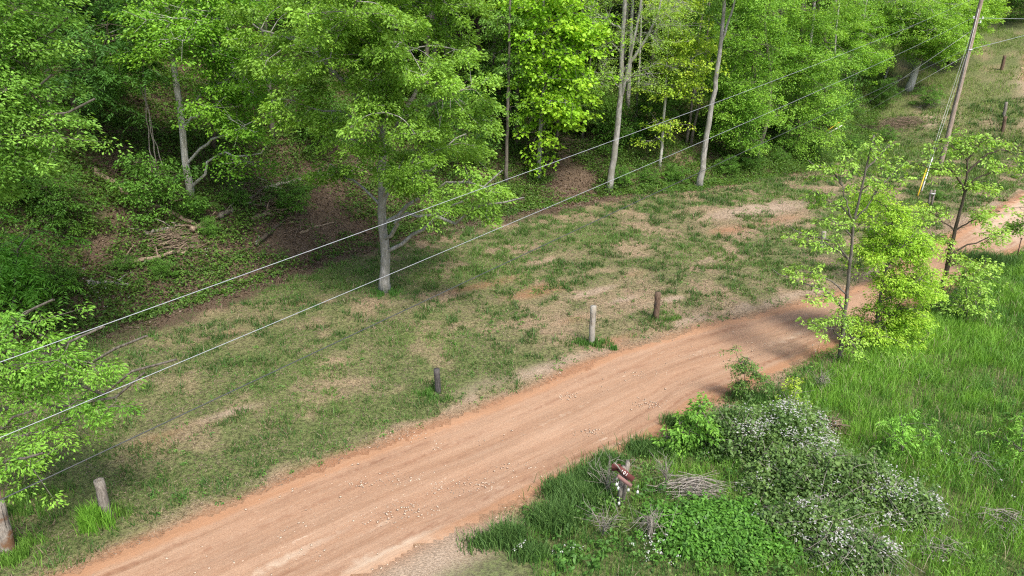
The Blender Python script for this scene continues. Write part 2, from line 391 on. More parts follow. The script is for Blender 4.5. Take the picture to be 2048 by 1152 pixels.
# ------------------------------------------------------------------ grass and low growth ("stuff")
def scatter(n, x0, x1, y0, y1, rng):
    return rng.uniform(x0, x1, n), rng.uniform(y0, y1, n)
def shade(c1, c2, t, rng, j=.18):
    t = np.asarray(t)[:, None]; c = np.array(c1)*(1-t)+np.array(c2)*t
    return c*(1+j*(rng.random((len(t), 1))-.5)*2)
def put_blades(name, x, y, h, w, col, rng, lean=.6, seg2=False):
    P = np.stack([x, y, H(x, y)-.02], 1); Vv, Ff = blades(P, h, w, rng, lean, seg2); k = 5 if seg2 else 3
    mb = MB(); mb.add(Vv, Ff, np.repeat(col, k, 0)); o = mb.build(name, GRASS); tag(o, kind='stuff'); return o
def in_frame(x, y, m=1.12):
    z = H(x, y); yy = y*math.cos(TH)-(z-10)*math.sin(TH); vv = y*math.sin(TH)+(z-10)*math.cos(TH)
    return (yy > 1) & (np.abs(x/yy) < .75*m) & (np.abs(vv/yy) < .43*m)

rng = R(1)
x, y = scatter(2000000, -20, 46, 9, 62, rng)
_, pl_, lt_, gm, ap_, bl_ = masks(x, y); ri_ = road_in(x, y); d_ = toe_d(x, y)
clump = .6*fbm(x*1.9, y*1.9, 51, 3)+.4*fbm(x*5.5, y*5.5, 53, 2); big = fbm(x*.35, y*.35, 52, 3)
dens = .10+.9*sstep(.46, .56, clump+.45*(gm-.52)+.5*(big-.5))
dens *= np.clip(1.2-(np.hypot(x, y)-14)/60, .35, 1)
keep = (rng.random(len(x)) < dens*.95) & (ri_ < -.12) & ~bl_ & (d_ < 1.5) & (gm > .1) & in_frame(x, y)
x, y = x[keep], y[keep]; cl = clump[keep]; gm = gm[keep]; big = big[keep]
dist = np.hypot(x, y)
h = (.03+.11*rng.random(len(x))*(.3+1.5*sstep(.5, .66, cl)))*(1+dist/60)
col = shade((.06, .135, .028), (.17, .30, .06), np.clip(.35+1.2*(big-.4)-1.6*(cl-.5)+.5*(rng.random(len(x))-.5), 0, 1), rng, .3)
dry = rng.random(len(x)) < .07+.25*(dens[keep] < .3)
col[dry] = shade((.22, .16, .10), (.42, .33, .23), rng.random(dry.sum()), rng)
put_blades('grass', x, y, h, .014+.0006*dist, col, rng, 1.1)
print('field blades', len(x))

# dry thatch lying over the mown field
rng = R(2); x, y = scatter(330000, -19, 40, 10, 58, rng); ri_ = road_in(x, y)
k = (ri_ < -.05) & (y > np.interp(x, RBX, RBY)) & (toe_d(x, y) < 5) & (fbm(x*1.5, y*1.5, 61, 3) > .44) & in_frame(x, y)
x, y = x[k], y[k]; n = len(x); a = rng.random(n)*6.28; L = .04+.08*rng.random(n)
P = np.stack([x, y, H(x, y)+.012], 1); D = np.stack([np.cos(a)*L, np.sin(a)*L, .02*rng.random(n)], 1); S = np.stack([-np.sin(a), np.cos(a), 0*a], 1)*(.003+.0003*np.hypot(x, y))[:, None]
mb = MB(); li = (toe_d(x, y) > -1.8)[:, None]
mb.add(np.stack([P-S, P+S, P+D], 1).reshape(-1, 3), [(np.arange(n)*3)[:, None]+np.array([[0, 1, 2]])],
       np.repeat(np.where(li, shade((.12, .075, .05), (.36, .27, .2), rng.random(n)**1.5, rng), shade((.17, .12, .085), (.46, .36, .27), rng.random(n), rng)), 3, 0))
tag(mb.build('dry_thatch', GRASS), kind='stuff')

# fallen leaves and bits of wood on the bank
rng = R(22); x, y = scatter(420000, -26, 46, 14, 76, rng); d_ = toe_d(x, y)
k = (d_ > -1.6+1.2*fbm(x, y, 65, 2)) & (d_ < 13) & in_frame(x, y) & (rng.random(len(x)) < .25+.75*sstep(9, 2, x)); x, y = x[k], y[k]; n = len(x)
Vv, Ff = leaves(np.stack([x, y, H(x, y)+.015+.03*rng.random(n)], 1), .06+.0012*np.hypot(x, y), rng, aspect=.7, droop=0, tilt=.6)
mb = MB(); mb.add(Vv, Ff, np.repeat(shade((.06, .038, .026), (.30, .22, .165), rng.random(n)**1.6, rng, .3), 4, 0))
k = rng.random(n) < .035; A = np.stack([x[k], y[k], H(x[k], y[k])+.04], 1); a = rng.random(len(A))*6.28; Ls = .2+.7*rng.random(len(A))**2
B_ = A+np.stack([np.cos(a)*Ls, np.sin(a)*Ls, .1*rng.random(len(A))], 1); B_[:, 2] = H(B_[:, 0], B_[:, 1])+.05
mb.add(*sticks(A, B_, .013, .006), np.array([.26, .20, .15])); tag(mb.build('leaf_litter', LEAF), kind='stuff')

# meadow right of the road
rng = R(3); x, y = scatter(1150000, -2, 48, 8.5, 46, rng); ri_ = road_in(x, y)
yb = np.interp(x, RBX, RBY); off = (yb-y)*.8
m_ap = patch(x, y, 850, 1150, 2.0, 1.6, 0)
cl = fbm(x*1.3, y*1.3, 71, 3); big = fbm(x*.3, y*.3, 72, 3)
k = (ri_ < -.15) & (off > .12) & (m_ap < .35+.3*(cl-.5)) & (rng.random(len(x)) < .35+.9*sstep(.35, .6, cl)) & in_frame(x, y, 1.2)
x, y, off, cl, big = x[k], y[k], off[k], cl[k], big[k]; n = len(x)
tall = sstep(.1, 1.6, off)*sstep(2.5, 8.5, x)
h = (.08+.16*sstep(0, 1.2, off)+.21*tall*(.4+cl))*(.5+.8*rng.random(n))
c3 = fbm(x*3.1, y*3.1, 74, 2)
t = np.clip(.12+.60*tall+1.5*(big-.5)+1.1*(cl-.5)+1.0*(c3-.5)+.4*(rng.random(n)-.5), 0, 1)
col = shade((.05, .155, .032), (.23, .45, .06), t, rng, .22)
dry = rng.random(n) < .02+.06*(fbm(x*.8, y*.8, 73, 3) > .58)
col[dry] = shade((.30, .25, .15), (.5, .43, .3), rng.random(dry.sum()), rng)
put_blades('tall_grass', x, y, h, (.005+.00045*np.hypot(x, y)), col, rng, .7, True)
print('meadow blades', n)
# rising clearing beyond the pole
rng = R(4); x, y = scatter(200000, 24, 75, 44, 105, rng); ri_ = road_in(x, y); cl = fbm(x*.5, y*.5, 81, 3)
k = (ri_ < -.2) & (rng.random(len(x)) < sstep(.35, .6, cl)) & in_frame(x, y)
x, y, cl = x[k], y[k], cl[k]
put_blades('hill_grass', x, y, .12+.25*rng.random(len(x)), .05, shade((.10, .18, .03), (.26, .38, .08), rng.random(len(x)), rng), rng, .8)

# leafy ground plants: on the wooded bank and in the weedy strip
def herb(mb, C, rng, n, r, h, L, c1, c2, asp=.5):
    """little leafy plants: n leaves each around points C"""
    m = len(C); a = rng.random((m, n))*6.28; q = np.sqrt(rng.random((m, n)))
    r = np.broadcast_to(r, (m,))[:, None]; h = np.broadcast_to(h, (m,))[:, None]
    px = C[:, 0:1]+np.cos(a)*q*r; py = C[:, 1:2]+np.sin(a)*q*r; pz = C[:, 2:3]+h*(1-.6*q*q)*(.35+.65*rng.random((m, n)))
    P = np.stack([px, py, pz], -1).reshape(-1, 3); Vv, Ff = leaves(P, L, rng, aspect=asp, tilt=.5)
    t = np.repeat(rng.random(m), n)*.6+.4*rng.random(m*n)
    mb.add(Vv, Ff, np.repeat(shade(c1, c2, t, rng, .2), 4, 0))
rng = R(5); x, y = scatter(230000, -32, 52, 12, 82, rng); d_ = toe_d(x, y)
cl = .7*fbm(x*.33, y*.33, 77, 3)+.3*fbm(x*1.5, y*1.5, 78, 2)
bare = .09*patch(x, y, 700, 450, 2.6, 1.2)+.22*patch(x, y, 1145, 345, .9, 1.6)+.16*patch(x, y, 560, 470, 1.6, 1.2)+.1*patch(x, y, 900, 400, 4, 2)
lush = .20*sstep(3, 8, x)*sstep(9, 5, d_)+.09+.12*sstep(4, 8, d_)
k = (d_ > -.15-.5*sstep(6, 9, x)) & (d_ < 17) & (rng.random(len(x)) < sstep(.43, .55, cl+lush-bare)) & in_frame(x, y, 1.15)
x, y, d_ = x[k], y[k], d_[k]; sc = 1+.015*np.hypot(x, y); hh = fbm(x*.7, y*.7, 79, 2)
mb = MB(); herb(mb, np.stack([x, y, H(x, y)], 1), rng, 13, .24*sc, sc*(.12+.65*sstep(.4, .7, hh)*rng.random(len(x))), .12, (.045, .11, .022), (.17, .31, .05))
tag(mb.build('undergrowth', LEAF), kind='stuff')

rng = R(16); mb = MB(); x, y = scatter(9000, -19, 36, 10, 54, rng)   # small broad leaved weeds in the mown field
k = (road_in(x, y) < -.15) & (y > np.interp(x, RBX, RBY)) & (toe_d(x, y) < 0) & in_frame(x, y) & (rng.random(len(x)) < sstep(.42, .62, fbm(x*.6, y*.6, 33, 3))); x, y = x[k], y[k]
herb(mb, np.stack([x, y, H(x, y)], 1), rng, 14, .05+.10*rng.random(len(x)), .05+.07*rng.random(len(x)), .055, (.05, .15, .03), (.17, .36, .06))
tag(mb.build('field_weeds', LEAF), kind='stuff')
rng = R(6); mb = MB()
x, y = scatter(9000, -1, 22, 8.8, 30, rng); off = (np.interp(x, RBX, RBY)-y)*.8
cl = fbm(x*.6, y*.6, 88, 3)
k = (off > .45) & (rng.random(len(x)) < sstep(.42, .58, cl+.18*sstep(9, 5, x))) & (patch(x, y, 850, 1150, 2.2, 1.9, 0) < .3) & in_frame(x, y, 1.15)
x, y = x[k], y[k]
off = off[k]; a = fbm(x*.9, y*.9, 89, 2)
for lo, hi, L_, c1, c2, n_ in [(0, .42, .05, (.05, .12, .03), (.15, .27, .06), 26), (.42, .5, .085, (.06, .15, .03), (.17, .34, .06), 20), (.5, .58, .06, (.09, .17, .04), (.22, .34, .08), 26), (.58, 1, .11, (.04, .12, .02), (.13, .29, .05), 12)]:
    q = (a >= lo) & (a < hi) & (rng.random(len(x)) < .7); herb(mb, np.stack([x, y, H(x, y)], 1)[q], rng, n_, .17, .10+.42*rng.random(q.sum())*sstep(.2, 1.5, off[q]), L_, c1, c2)
xm, ym = scatter(5200, 3, 34, 9, 36, rng); om = (np.interp(xm, RBX, RBY)-ym)*.8; q = (om > .4) & in_frame(xm, ym) & (fbm(xm*.5, ym*.5, 90, 3) > .5); xm, ym = xm[q], ym[q]
herb(mb, np.stack([xm, ym, H(xm, ym)], 1), rng, 14, .16, .2+.35*rng.random(len(xm)), .07, (.09, .2, .04), (.24, .42, .08))
p = G(1430, 1075); x = p[0]+rng.normal(0, .6, 420); y = p[1]+rng.normal(0, .36, 420)
herb(mb, np.stack([x, y, H(x, y)], 1), rng, 40, .15, .42, .09, (.07, .19, .03), (.17, .40, .05))
tag(mb.build('leafy_weeds', LEAF), kind='stuff')
print('weeds', len(x))

# ------------------------------------------------------------------ trees
def wood_of(mb_w, ells_clumps, trunk, rng, rbase): ...
def interp_trunk(T, z):
    zs = T[:, 2]; z = np.clip(z, zs[0], zs[-1]); return np.array([np.interp(z, zs, T[:, k]) for k in range(3)])
def make_crown(trunks, ells, rng, leafL, c1, c2, nclump, nspray, nleaf, sprayR, limbr=.05, pinnate=False, aspect=.5, droop=.3, crowd=1.0):
    """clumps of flat leafy sprays spread through the crown, each clump carried by a limb from the trunk"""
    wood, lf = MB(), MB(); leafL *= 1.02; nleaf = int(nleaf*1.4)
    vol = np.array([np.prod(e[1])**.66 for e in ells]); pr = vol/vol.sum(); cnt = np.maximum(1, np.round(pr*nclump).astype(int))
    SA, SB, LP, LD, LT = [], [], [], [], []
    for (c, r), k in zip(ells, cnt):
        ok = [T for T in trunks[1:] if T[0, 2] < c[2]-.3]+[trunks[0]]
        LT_ = min(ok, key=lambda T: np.linalg.norm(c-interp_trunk(T, c[2])))
        hd = np.hypot(*(c-interp_trunk(LT_, c[2]))[:2]); B = interp_trunk(LT_, c[2]-.45*hd-.2)
        E2 = c+(c-B)*.25; limb = smooth_path([B, B*.5+c*.5+np.array([0, 0, .12*hd])+rng.normal(0, .05*hd+.01, 3), c, E2], 10, .02*hd, rng)
        lr0 = min(limbr*1.35, .015+.02*np.linalg.norm(c-B)); wood.add(*tube(limb, np.linspace(lr0, lr0*.3, 10), 6, False))
        for _ in range(k):
            q = rng.normal(0, 1, 3); q /= np.linalg.norm(q); q *= rng.random()**.40
            P = c+q*r; T = LT_
            B = limb[np.argmin(np.linalg.norm(limb[2:]-P, axis=1)+.5*np.maximum(limb[2:, 2]-P[2], 0))+2]; hd = np.hypot(*(P-B)[:2])
            M = B*.45+P*.55+np.array([0, 0, .10*hd])+rng.normal(0, .06*hd+.02, 3)
            path = smooth_path([B, M, P], 6); L = np.linalg.norm(P-B)
            lr = min(limbr*.5, .007+.010*L)
            wood.add(*tube(path, np.linspace(lr, lr*.35, 6), 5, False))
            ct = rng.random()
            o = P-interp_trunk(T, P[2]); o[2] = 0; o /= np.linalg.norm(o)+1e-6
            ns = nspray
            S = P+rng.normal(0, 1, (ns, 3))*np.array([1., 1., .55])*sprayR*1.15*crowd
            S[:, 2] -= .25*(S-P)@o*.6
            SA.append(np.repeat(P[None], ns, 0)); SB.append(S)
            for s in S:
                a = rng.random(nleaf)*6.28; q2 = np.sqrt(rng.random(nleaf))*sprayR*(.6+.6*rng.random())
                dx = np.cos(a)*q2; dy = np.sin(a)*q2
                if pinnate:
                    nr = max(3, nleaf//13); ra = rng.random(nr)*6.28; kk = 13; t = np.tile(np.arange(kk)/kk, nr); ra_ = np.repeat(ra, kk)
                    q2 = (.15+t)*sprayR; dx = np.cos(ra_)*q2; dy = np.sin(ra_)*q2
                    sd = np.tile(np.where(np.arange(kk) % 2, 1., -1.), nr); an = ra_+sd*1.15
                    LD.append(np.stack([np.cos(an), np.sin(an), -.35+0*an], 1)); nn = nr*kk
                    z = -.55*q2*q2/sprayR+np.repeat(rng.normal(0, .10, nr), kk)
                else:
                    nn = nleaf; z = -.30*q2*q2/sprayR+rng.normal(0, .17*sprayR+.02, nn)-.2*(dx*o[0]+dy*o[1])
                    LD.append(np.stack([np.cos(a), np.sin(a), -droop+0*a], 1)*.8+.4*o)
                LP.append(s+np.stack([dx, dy, z], 1))
                LT.append(np.clip(.5*ct+.25*rng.random()+.5*(rng.random(nn)-.3), 0, 1))
    SA, SB = np.concatenate(SA), np.concatenate(SB)
    wood.add(*sticks(SA, SB, .010, .004))
    LP = np.concatenate(LP); LD = np.concatenate(LD); LT = np.concatenate(LT)
    Vv, Ff = leaves(LP, leafL, rng, LD, aspect, tilt=.7)
    lf.add(Vv, Ff, np.repeat(np.minimum(shade(c1, c2, LT, rng, .2)*1.32, .7), 4, 0))
    return wood, lf

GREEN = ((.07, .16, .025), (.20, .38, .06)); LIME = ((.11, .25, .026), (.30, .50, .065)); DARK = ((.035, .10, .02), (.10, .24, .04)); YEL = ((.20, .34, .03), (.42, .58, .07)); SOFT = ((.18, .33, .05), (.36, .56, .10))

def photo_tree(name, label, cat, trunk_px, r0, ells_px, cols, seed, leafL=.11, nclump=60, nspray=5, nleaf=55, sprayR=.45, bark=BARK, top=None, forks=(), base=None, group=None, **kw):
    rng = R(seed)
    B = G(*trunk_px[0]) if base is None else np.array([base[0], base[1], float(H(base[0], base[1]))])
    pts = [B-np.array([0, 0, .15])]+[AT(u, v, B[1]) for u, v in trunk_px[1:]]
    pts = [p for i, p in enumerate(pts) if i == 0 or p[2] > pts[i-1][2]+.2] if len(pts) > 1 else pts
    if top is not None and pts[-1][2] < B[2]+top:
        pts.append(np.array([pts[-1][0]+rng.normal(0, .3), B[1]+rng.normal(0, .3), B[2]+top]))
    T = smooth_path(pts, max(8, 3*len(pts)), r0*.12, rng)
    zz = np.clip((T[:, 2]-T[0, 2])/(T[-1, 2]-T[0, 2]), 0, 1)
    rad = r0*(1-.72*zz); rad[0] *= 1.35; rad[1] *= 1.08
    tr = MB(); tr.add(*tube(T, rad, 10, True, .12, rng)); trunks = [T]
    for f in forks:
        f3 = [AT(u, v, B[1]+dy) for u, v, dy in f]; f3[0] = interp_trunk(T, f3[0][2]); P = smooth_path(f3, 4*len(f3), .02, rng)
        r1 = np.interp(f3[0][2], T[:, 2], rad)*.72
        tr.add(*tube(P, np.linspace(r1, r1*.35, len(P)), 8, True, .12, rng)); trunks.append(P[np.argsort(P[:, 2])])
    ells = []
    for e in ells_px:
        u, v, ru, rv = e[:4]; dy = e[4] if len(e) > 4 else 0
        c = AT(u, v, B[1]+dy); s = c[1]/ray(u, v)[1]/F
        ells.append((c, np.array([ru*s, max(ru, rv)*s*.85, rv*s])))
    root = empty(name, B); tag(root, label, cat, group)
    tr_o = tr.build('trunk', bark, root, B, smooth=True)
    if ells:
        w, l = make_crown(trunks, ells, rng, leafL, cols[0], cols[1], nclump, nspray, nleaf, sprayR, **kw)
        w.build('branches', bark, root, B); l.build('crown', LEAF, root, B)
    return root

for i, (px, r, dk, lab) in enumerate([([(1112, 287), (1117, 230), (1120, 120), (1122, 0)], .09, BARK, 'slim straight trunk in the shade just right of the maple'), ([(1475, 292), (1484, 220), (1490, 120), (1495, 0)], .12, BARK, 'dark slim trunk half hidden by the bushy bright tree'),
        ([(995, 240), (1000, 150), (1004, 60), (1006, -20)], .13, DARKBARK, 'dark brown trunk deep in the shade above the vine wrapped trunk'), ([(110, 330), (104, 240), (96, 150), (90, 40)], .10, BARK, 'dim slender trunk in the deep shade at the far left'),
        ([(425, 305), (428, 240), (424, 150), (420, 40)], .10, DARKBARK, 'dark trunk standing up the bank right of the pale trunk'), ([(1270, 255), (1276, 180), (1280, 100), (1284, 0)], .09, PALE, 'thin pale trunk in the shade behind the forked tree'), ([(1660, 205), (1667, 150), (1672, 60)], .10, PALE, 'slim pale trunk glimpsed inside the right hand canopy'),
        ([(545, 280), (540, 200), (534, 120), (530, 0)], .11, BARK, 'grey trunk up the bank behind the big field tree on its left')]):
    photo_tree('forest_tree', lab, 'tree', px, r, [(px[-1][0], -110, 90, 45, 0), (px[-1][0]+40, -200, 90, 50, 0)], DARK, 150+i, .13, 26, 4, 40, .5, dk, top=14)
# the big tree standing in the mown field
photo_tree('broadleaf_tree', 'big leafy tree with a straight grey trunk standing alone in the mown field', 'tree',
    [(770, 582), (768, 480), (765, 390), (764, 300), (768, 230), (775, 130), (790, 20), (800, -120)], .20,
    [(800, 100, 150, 110, -1.5), (640, 110, 130, 100, 0), (910, 190, 105, 80, -1), (540, 70, 85, 75, 1), (760, -70, 220, 110, 0), (850, 345, 105, 45, -2.0), (680, 345, 45, 35, 1), (950, 365, 50, 50, -2.5), (620, 215, 80, 45, -.5), (770, 240, 110, 50, -2.5),
     (700, 30, 150, 90, -3), (860, 20, 110, 90, 1), (900, 290, 70, 40, 1.5), (710, 280, 60, 35, -1.5), (800, 330, 60, 40, 2), (770, -220, 150, 90, 0), (985, 420, 25, 20, -2.5), (890, 420, 40, 18, -2.5)],
    ((.10, .20, .024), (.26, .46, .062)), 101, .105, 205, 6, 72, .36, PALE, forks=[[(765, 292, 0), (742, 240, -.3), (700, 180, -.6), (650, 118, -.8), (610, 50, -1)], [(766, 300, 0), (800, 240, .6), (850, 150, 1.2), (880, 60, 1.5)]], limbr=.06, crowd=.72)
# near trees at the left edge
photo_tree('broadleaf_tree', 'near tree at the left edge whose long grey branches hang low over the mown grass', 'tree',
    [(-190, 960)], .16, [(30, 640, 50, 26, 0), (115, 700, 62, 30, 0), (185, 725, 40, 35, 0), (70, 760, 80, 40, .5), (185, 795, 55, 22, 0), (110, 850, 45, 20, 0), (25, 930, 45, 36, -1), (20, 720, 50, 40, 1), (-70, 740, 60, 70, 0), (-120, 620, 60, 90, 0), (10, 850, 40, 30, 0), (235, 775, 20, 18, 0)],
    ((.09, .23, .026), (.24, .45, .06)), 102, .068, 66, 5, 46, .22, BARK, top=8.5, base=(-12.4, 11.2), limbr=.05, aspect=.42)
photo_tree('broadleaf_tree', 'tall light green tree filling the upper left corner in front of the dark woods', 'tree',
    [(-150, 700)], .2, [(40, 90, 75, 80, 0), (20, 200, 100, 70, -.5), (50, 275, 75, 50, -.5), (-40, 330, 90, 70, 0), (-40, 60, 120, 120, 0), (-100, 200, 100, 140, 0), (10, -60, 110, 90, 0), (95, 250, 45, 35, 0)],
    ((.10, .23, .03), (.25, .45, .075)), 103, .088, 100, 6, 64, .36, BARK, top=14, base=(-16.8, 17.2), limbr=.06)
photo_tree('sumac', 'sumac with long drooping feathered leaves at the left edge below the woods', 'shrub',
    [(20, 650), (30, 560), (35, 500)], .05, [(35, 520, 40, 40, 0), (0, 560, 40, 40, 0), (60, 470, 20, 20, 0), (-20, 500, 40, 40, 0)], ((.10, .27, .03), (.20, .45, .06)), 104, .16, 16, 3, 78, .5, BARK, pinnate=True, aspect=.26)
# trunks along the bank, left to right
photo_tree('forest_tree', 'forest tree with a plain brown trunk and feathery dark green leaves at the far left', 'tree',
    [(165, 297), (152, 230), (140, 170), (130, 90), (120, 0)], .13, [(200, 90, 90, 60, -1), (170, 160, 60, 35, -1.5), (120, 40, 80, 60, 0), (210, 20, 70, 60, 0), (190, 130, 60, 30, 0)], DARK, 105, .15, 60, 4, 65, .6, DARKBARK, top=13, pinnate=True, aspect=.3)
photo_tree('forest_tree', 'forest tree with a slender pale trunk rising straight out of the left bank', 'tree',
    [(383, 398), (372, 330), (362, 230), (352, 160), (342, 100), (335, 20)], .15, [(400, 60, 110, 55, -1), (470, 150, 80, 55, -1), (330, 40, 80, 50, 0), (430, 210, 60, 40, -1), (480, 260, 45, 35, -1.5), (300, 90, 60, 40, 0), (420, -20, 110, 60, 0), (500, 310, 30, 22, -1)], ((.08, .21, .02), (.22, .42, .04)), 106, .13, 95, 5, 50, .5, WHITEBARK, top=15)
photo_tree('forest_tree', 'thin vine wrapped forest trunk just right of the big field tree', 'tree',
    [(1012, 366), (1013, 300), (1016, 220), (1018, 120), (1020, 0)], .11, [(1018, 170, 14, 60, 0), (1010, 40, 40, 60, 0), (985, 110, 50, 40, 1)], GREEN, 107, .12, 26, 4, 40, .35, BARK, top=14)
photo_tree('forest_tree', 'grey forest trunk a little up the bank behind the vine wrapped one', 'tree',
    [(1031, 292), (1034, 200), (1033, 100), (1031, 0)], .14, [(1010, -40, 80, 60, 0), (1040, 30, 50, 40, 1)], GREEN, 108, .13, 40, 5, 50, .5, BARK, top=16)
photo_tree('maple_tree', 'slim maple with tiers of large lime leaves climbing its pale trunk', 'tree',
    [(1076, 360), (1080, 280), (1085, 200), (1086, 120), (1087, 40), (1088, -60)], .13, [(1090, 60, 55, 40, -.5), (1075, 140, 50, 25, -.8), (1125, 110, 50, 30, -.5), (1110, 195, 55, 22, -.8), (1130, 150, 50, 22, 0), (1085, 235, 40, 12, -.5), (1080, 312, 14, 8, -.4), (1130, 225, 40, 16, 0), (1160, 60, 60, 40, 0), (1090, -10, 80, 40, 0), (1080, 265, 10, 8, -.3)],
    ((.16, .34, .02), (.34, .56, .045)), 109, .19, 75, 5, 26, .55, PALE, top=15, aspect=.8)
photo_tree('forest_tree', 'tall pale grey tree forking into leaning stems with sparse twiggy foliage', 'tree',
    [(1217, 382), (1226, 320), (1235, 260), (1240, 195), (1243, 100), (1250, 0), (1254, -80)], .20, [(1200, 80, 60, 50, 0), (1310, 60, 60, 50, 0), (1180, 20, 50, 40, 0), (1290, 140, 50, 30, 0), (1340, 20, 50, 50, 0), (1260, -30, 90, 40, 0), (1200, 150, 50, 30, -.5)],
    SOFT, 110, .075, 115, 6, 18, .45, PALE, top=16, forks=[[(1239, 200, 0), (1262, 110, -.3), (1280, 20, -.5), (1292, -70, -.6)], [(1250, 150, -.3), (1285, 90, 0), (1318, 20, .2), (1330, -60, .3)]], limbr=.045)
photo_tree('forest_tree', 'thin white stemmed tree with yellow green leaves right of the pale forked tree', 'tree',
    [(1319, 337), (1325, 270), (1330, 200), (1334, 120), (1338, 30)], .10, [(1350, 130, 55, 35, -.5), (1370, 70, 60, 35, -.5), (1330, 250, 28, 12, -.4), (1345, 185, 45, 16, -.4), (1312, 275, 16, 9, -.4), (1400, 110, 30, 30, 0), (1350, 10, 70, 35, 0), (1375, 160, 30, 25, -.4)],
    YEL, 111, .15, 60, 5, 24, .45, WHITEBARK, top=12, aspect=.75)
photo_tree('forest_tree', 'tall grey trunk leaning right out of the bank and forking high up', 'tree',
    [(1398, 374), (1408, 310), (1418, 240), (1430, 170), (1440, 100), (1446, 50), (1449, -60)], .19, [(1470, -60, 90, 50, 0), (1420, 30, 30, 30, 1)], GREEN, 112, .12, 30, 5, 40, .5, PALE, top=15, forks=[[(1441, 90, 0), (1455, 50, 0), (1472, -10, 0), (1485, -70, 0)]])
photo_tree('forest_tree', 'left one of two thin dark trunks close together behind the leaning trunk', 'tree', [(1372, 290), (1378, 250), (1385, 200), (1392, 120)], .10, [(1385, 80, 40, 40, 2), (1400, 30, 60, 40, 2)], GREEN, 113, .12, 22, 4, 40, .5, BARK, top=13)
photo_tree('forest_tree', 'right one of two thin dark trunks close together behind the leaning trunk', 'tree', [(1381, 292), (1389, 250), (1400, 200), (1410, 120)], .10, [(1420, 90, 40, 40, 2), (1400, -20, 60, 40, 2)], GREEN, 114, .12, 22, 4, 40, .5, BARK, top=13)
photo_tree('forest_tree', 'short thin trunk under dark leaves between the maple and the forked tree', 'tree', [(1164, 278), (1168, 250), (1173, 225), (1178, 150)], .08, [(1175, 190, 45, 35, -.5), (1150, 220, 30, 20, 0), (1200, 220, 30, 20, 0)], GREEN, 115, .14, 30, 5, 40, .5, BARK, top=9)
canopy = dict(nspray=6, nleaf=52, sprayR=.55)
photo_tree('forest_tree', 'bushy bright green tree hanging over the bank just right of the leaning trunk', 'tree',
    [(1510, 328), (1520, 290), (1535, 240), (1540, 150), (1530, 50)], .15, [(1490, 100, 60, 45, -1), (1475, 190, 40, 45, -1.5), (1515, 160, 50, 50, -1), (1460, 235, 35, 30, -1.5), (1510, 230, 50, 35, -1.5), (1470, 60, 50, 40, 0), (1540, 30, 70, 50, 0), (1560, 110, 50, 40, 1), (1500, 275, 30, 20, -1)],
    ((.09, .22, .025), (.26, .47, .055)), 116, .12, 105, bark=BARK, top=15, **canopy)
photo_tree('forest_tree', 'tall full bright green tree in the middle of the right hand canopy', 'tree',
    [(1590, 312), (1592, 260), (1595, 180), (1600, 100), (1605, 0)], .17, [(1590, 130, 55, 50, -1), (1640, 90, 65, 60, -1), (1580, 220, 50, 40, -1), (1640, 190, 50, 45, -1.5), (1600, 280, 40, 28, -1.5), (1640, 255, 40, 25, -1.5), (1560, 60, 60, 50, 0), (1640, 0, 80, 50, 0), (1590, 180, 60, 40, 0)],
    ((.10, .24, .03), (.30, .51, .07)), 117, .12, 110, bark=BARK, top=16, **canopy)
photo_tree('forest_tree', 'small rounded tree on a short pale stem at the right end of the canopy overhang', 'tree',
    [(1705, 186), (1710, 160), (1716, 130), (1722, 80)], .11, [(1725, 110, 40, 22, -1), (1700, 125, 25, 18, -1), (1745, 120, 25, 18, -1), (1720, 60, 60, 40, 0), (1680, 50, 50, 45, 0)], ((.13, .29, .03), (.30, .52, .06)), 118, .14, 80, bark=PALE, top=14, **canopy)
photo_tree('forest_tree', 'crooked bare stemmed tree beside the thick white trunk', 'tree',
    [(1764, 178), (1772, 150), (1782, 118), (1790, 85), (1800, 40)], .10, [(1790, 40, 60, 35, 0), (1750, 20, 50, 40, 0)], GREEN, 119, .14, 50, bark=PALE, top=13, **canopy)
photo_tree('forest_tree', 'thick white trunked tree at the right end of the woods', 'tree',
    [(1816, 180), (1828, 150), (1838, 122), (1848, 80), (1856, 20)], .33, [(1850, 50, 60, 35, -2), (1890, 70, 45, 35, -2), (1820, 20, 60, 35, -1), (1870, 105, 40, 18, -2), (1900, 20, 60, 40, 0), (1830, 85, 40, 22, -1)], LIME, 120, .15, 120, bark=WHITEBARK, top=16, **canopy)
photo_tree('forest_tree', 'last bright tree of the woods directly behind the utility pole', 'tree',
    [(1900, 130), (1905, 90), (1908, 40)], .2, [(1940, 40, 45, 35, -1), (1925, 85, 35, 20, -1), (1960, 15, 40, 25, 0), (1910, 40, 45, 40, 0), (1945, -10, 50, 40, 0)], LIME, 121, .16, 95, bark=BARK, top=15, **canopy)

# saplings on the near side of the road
photo_tree('sapling', 'tall thin grey sapling with sparse fresh leaves at the road edge right of the sign', 'tree',
    [(1679, 722), (1686, 660), (1694, 590), (1702, 510), (1708, 440), (1722, 380), (1736, 320), (1748, 270)], .068,
    [(1620, 545, 45, 14, 0), (1575, 555, 22, 8, 0), (1640, 480, 40, 16, 0), (1690, 330, 18, 45, 0), (1748, 290, 18, 35, 0), (1690, 640, 45, 14, -.3), (1700, 690, 35, 14, -.3), (1785, 350, 35, 25, .3), (1650, 400, 40, 24, .3), (1600, 465, 25, 14, 0), (1640, 590, 45, 14, -.3), (1740, 370, 30, 25, 0), (1770, 300, 25, 20, .3), (1670, 445, 35, 20, 0), (1635, 650, 18, 30, -.4), (1760, 720, 50, 14, -.2), (1630, 330, 12, 30, .5)],
    SOFT, 130, .095, 74, 4, 13, .13, BARK, limbr=.022, aspect=.45, forks=[[(1708, 442, 0), (1690, 395, .1), (1680, 350, .2)], [(1708, 442, 0), (1735, 410, -.1), (1770, 360, -.1)]])
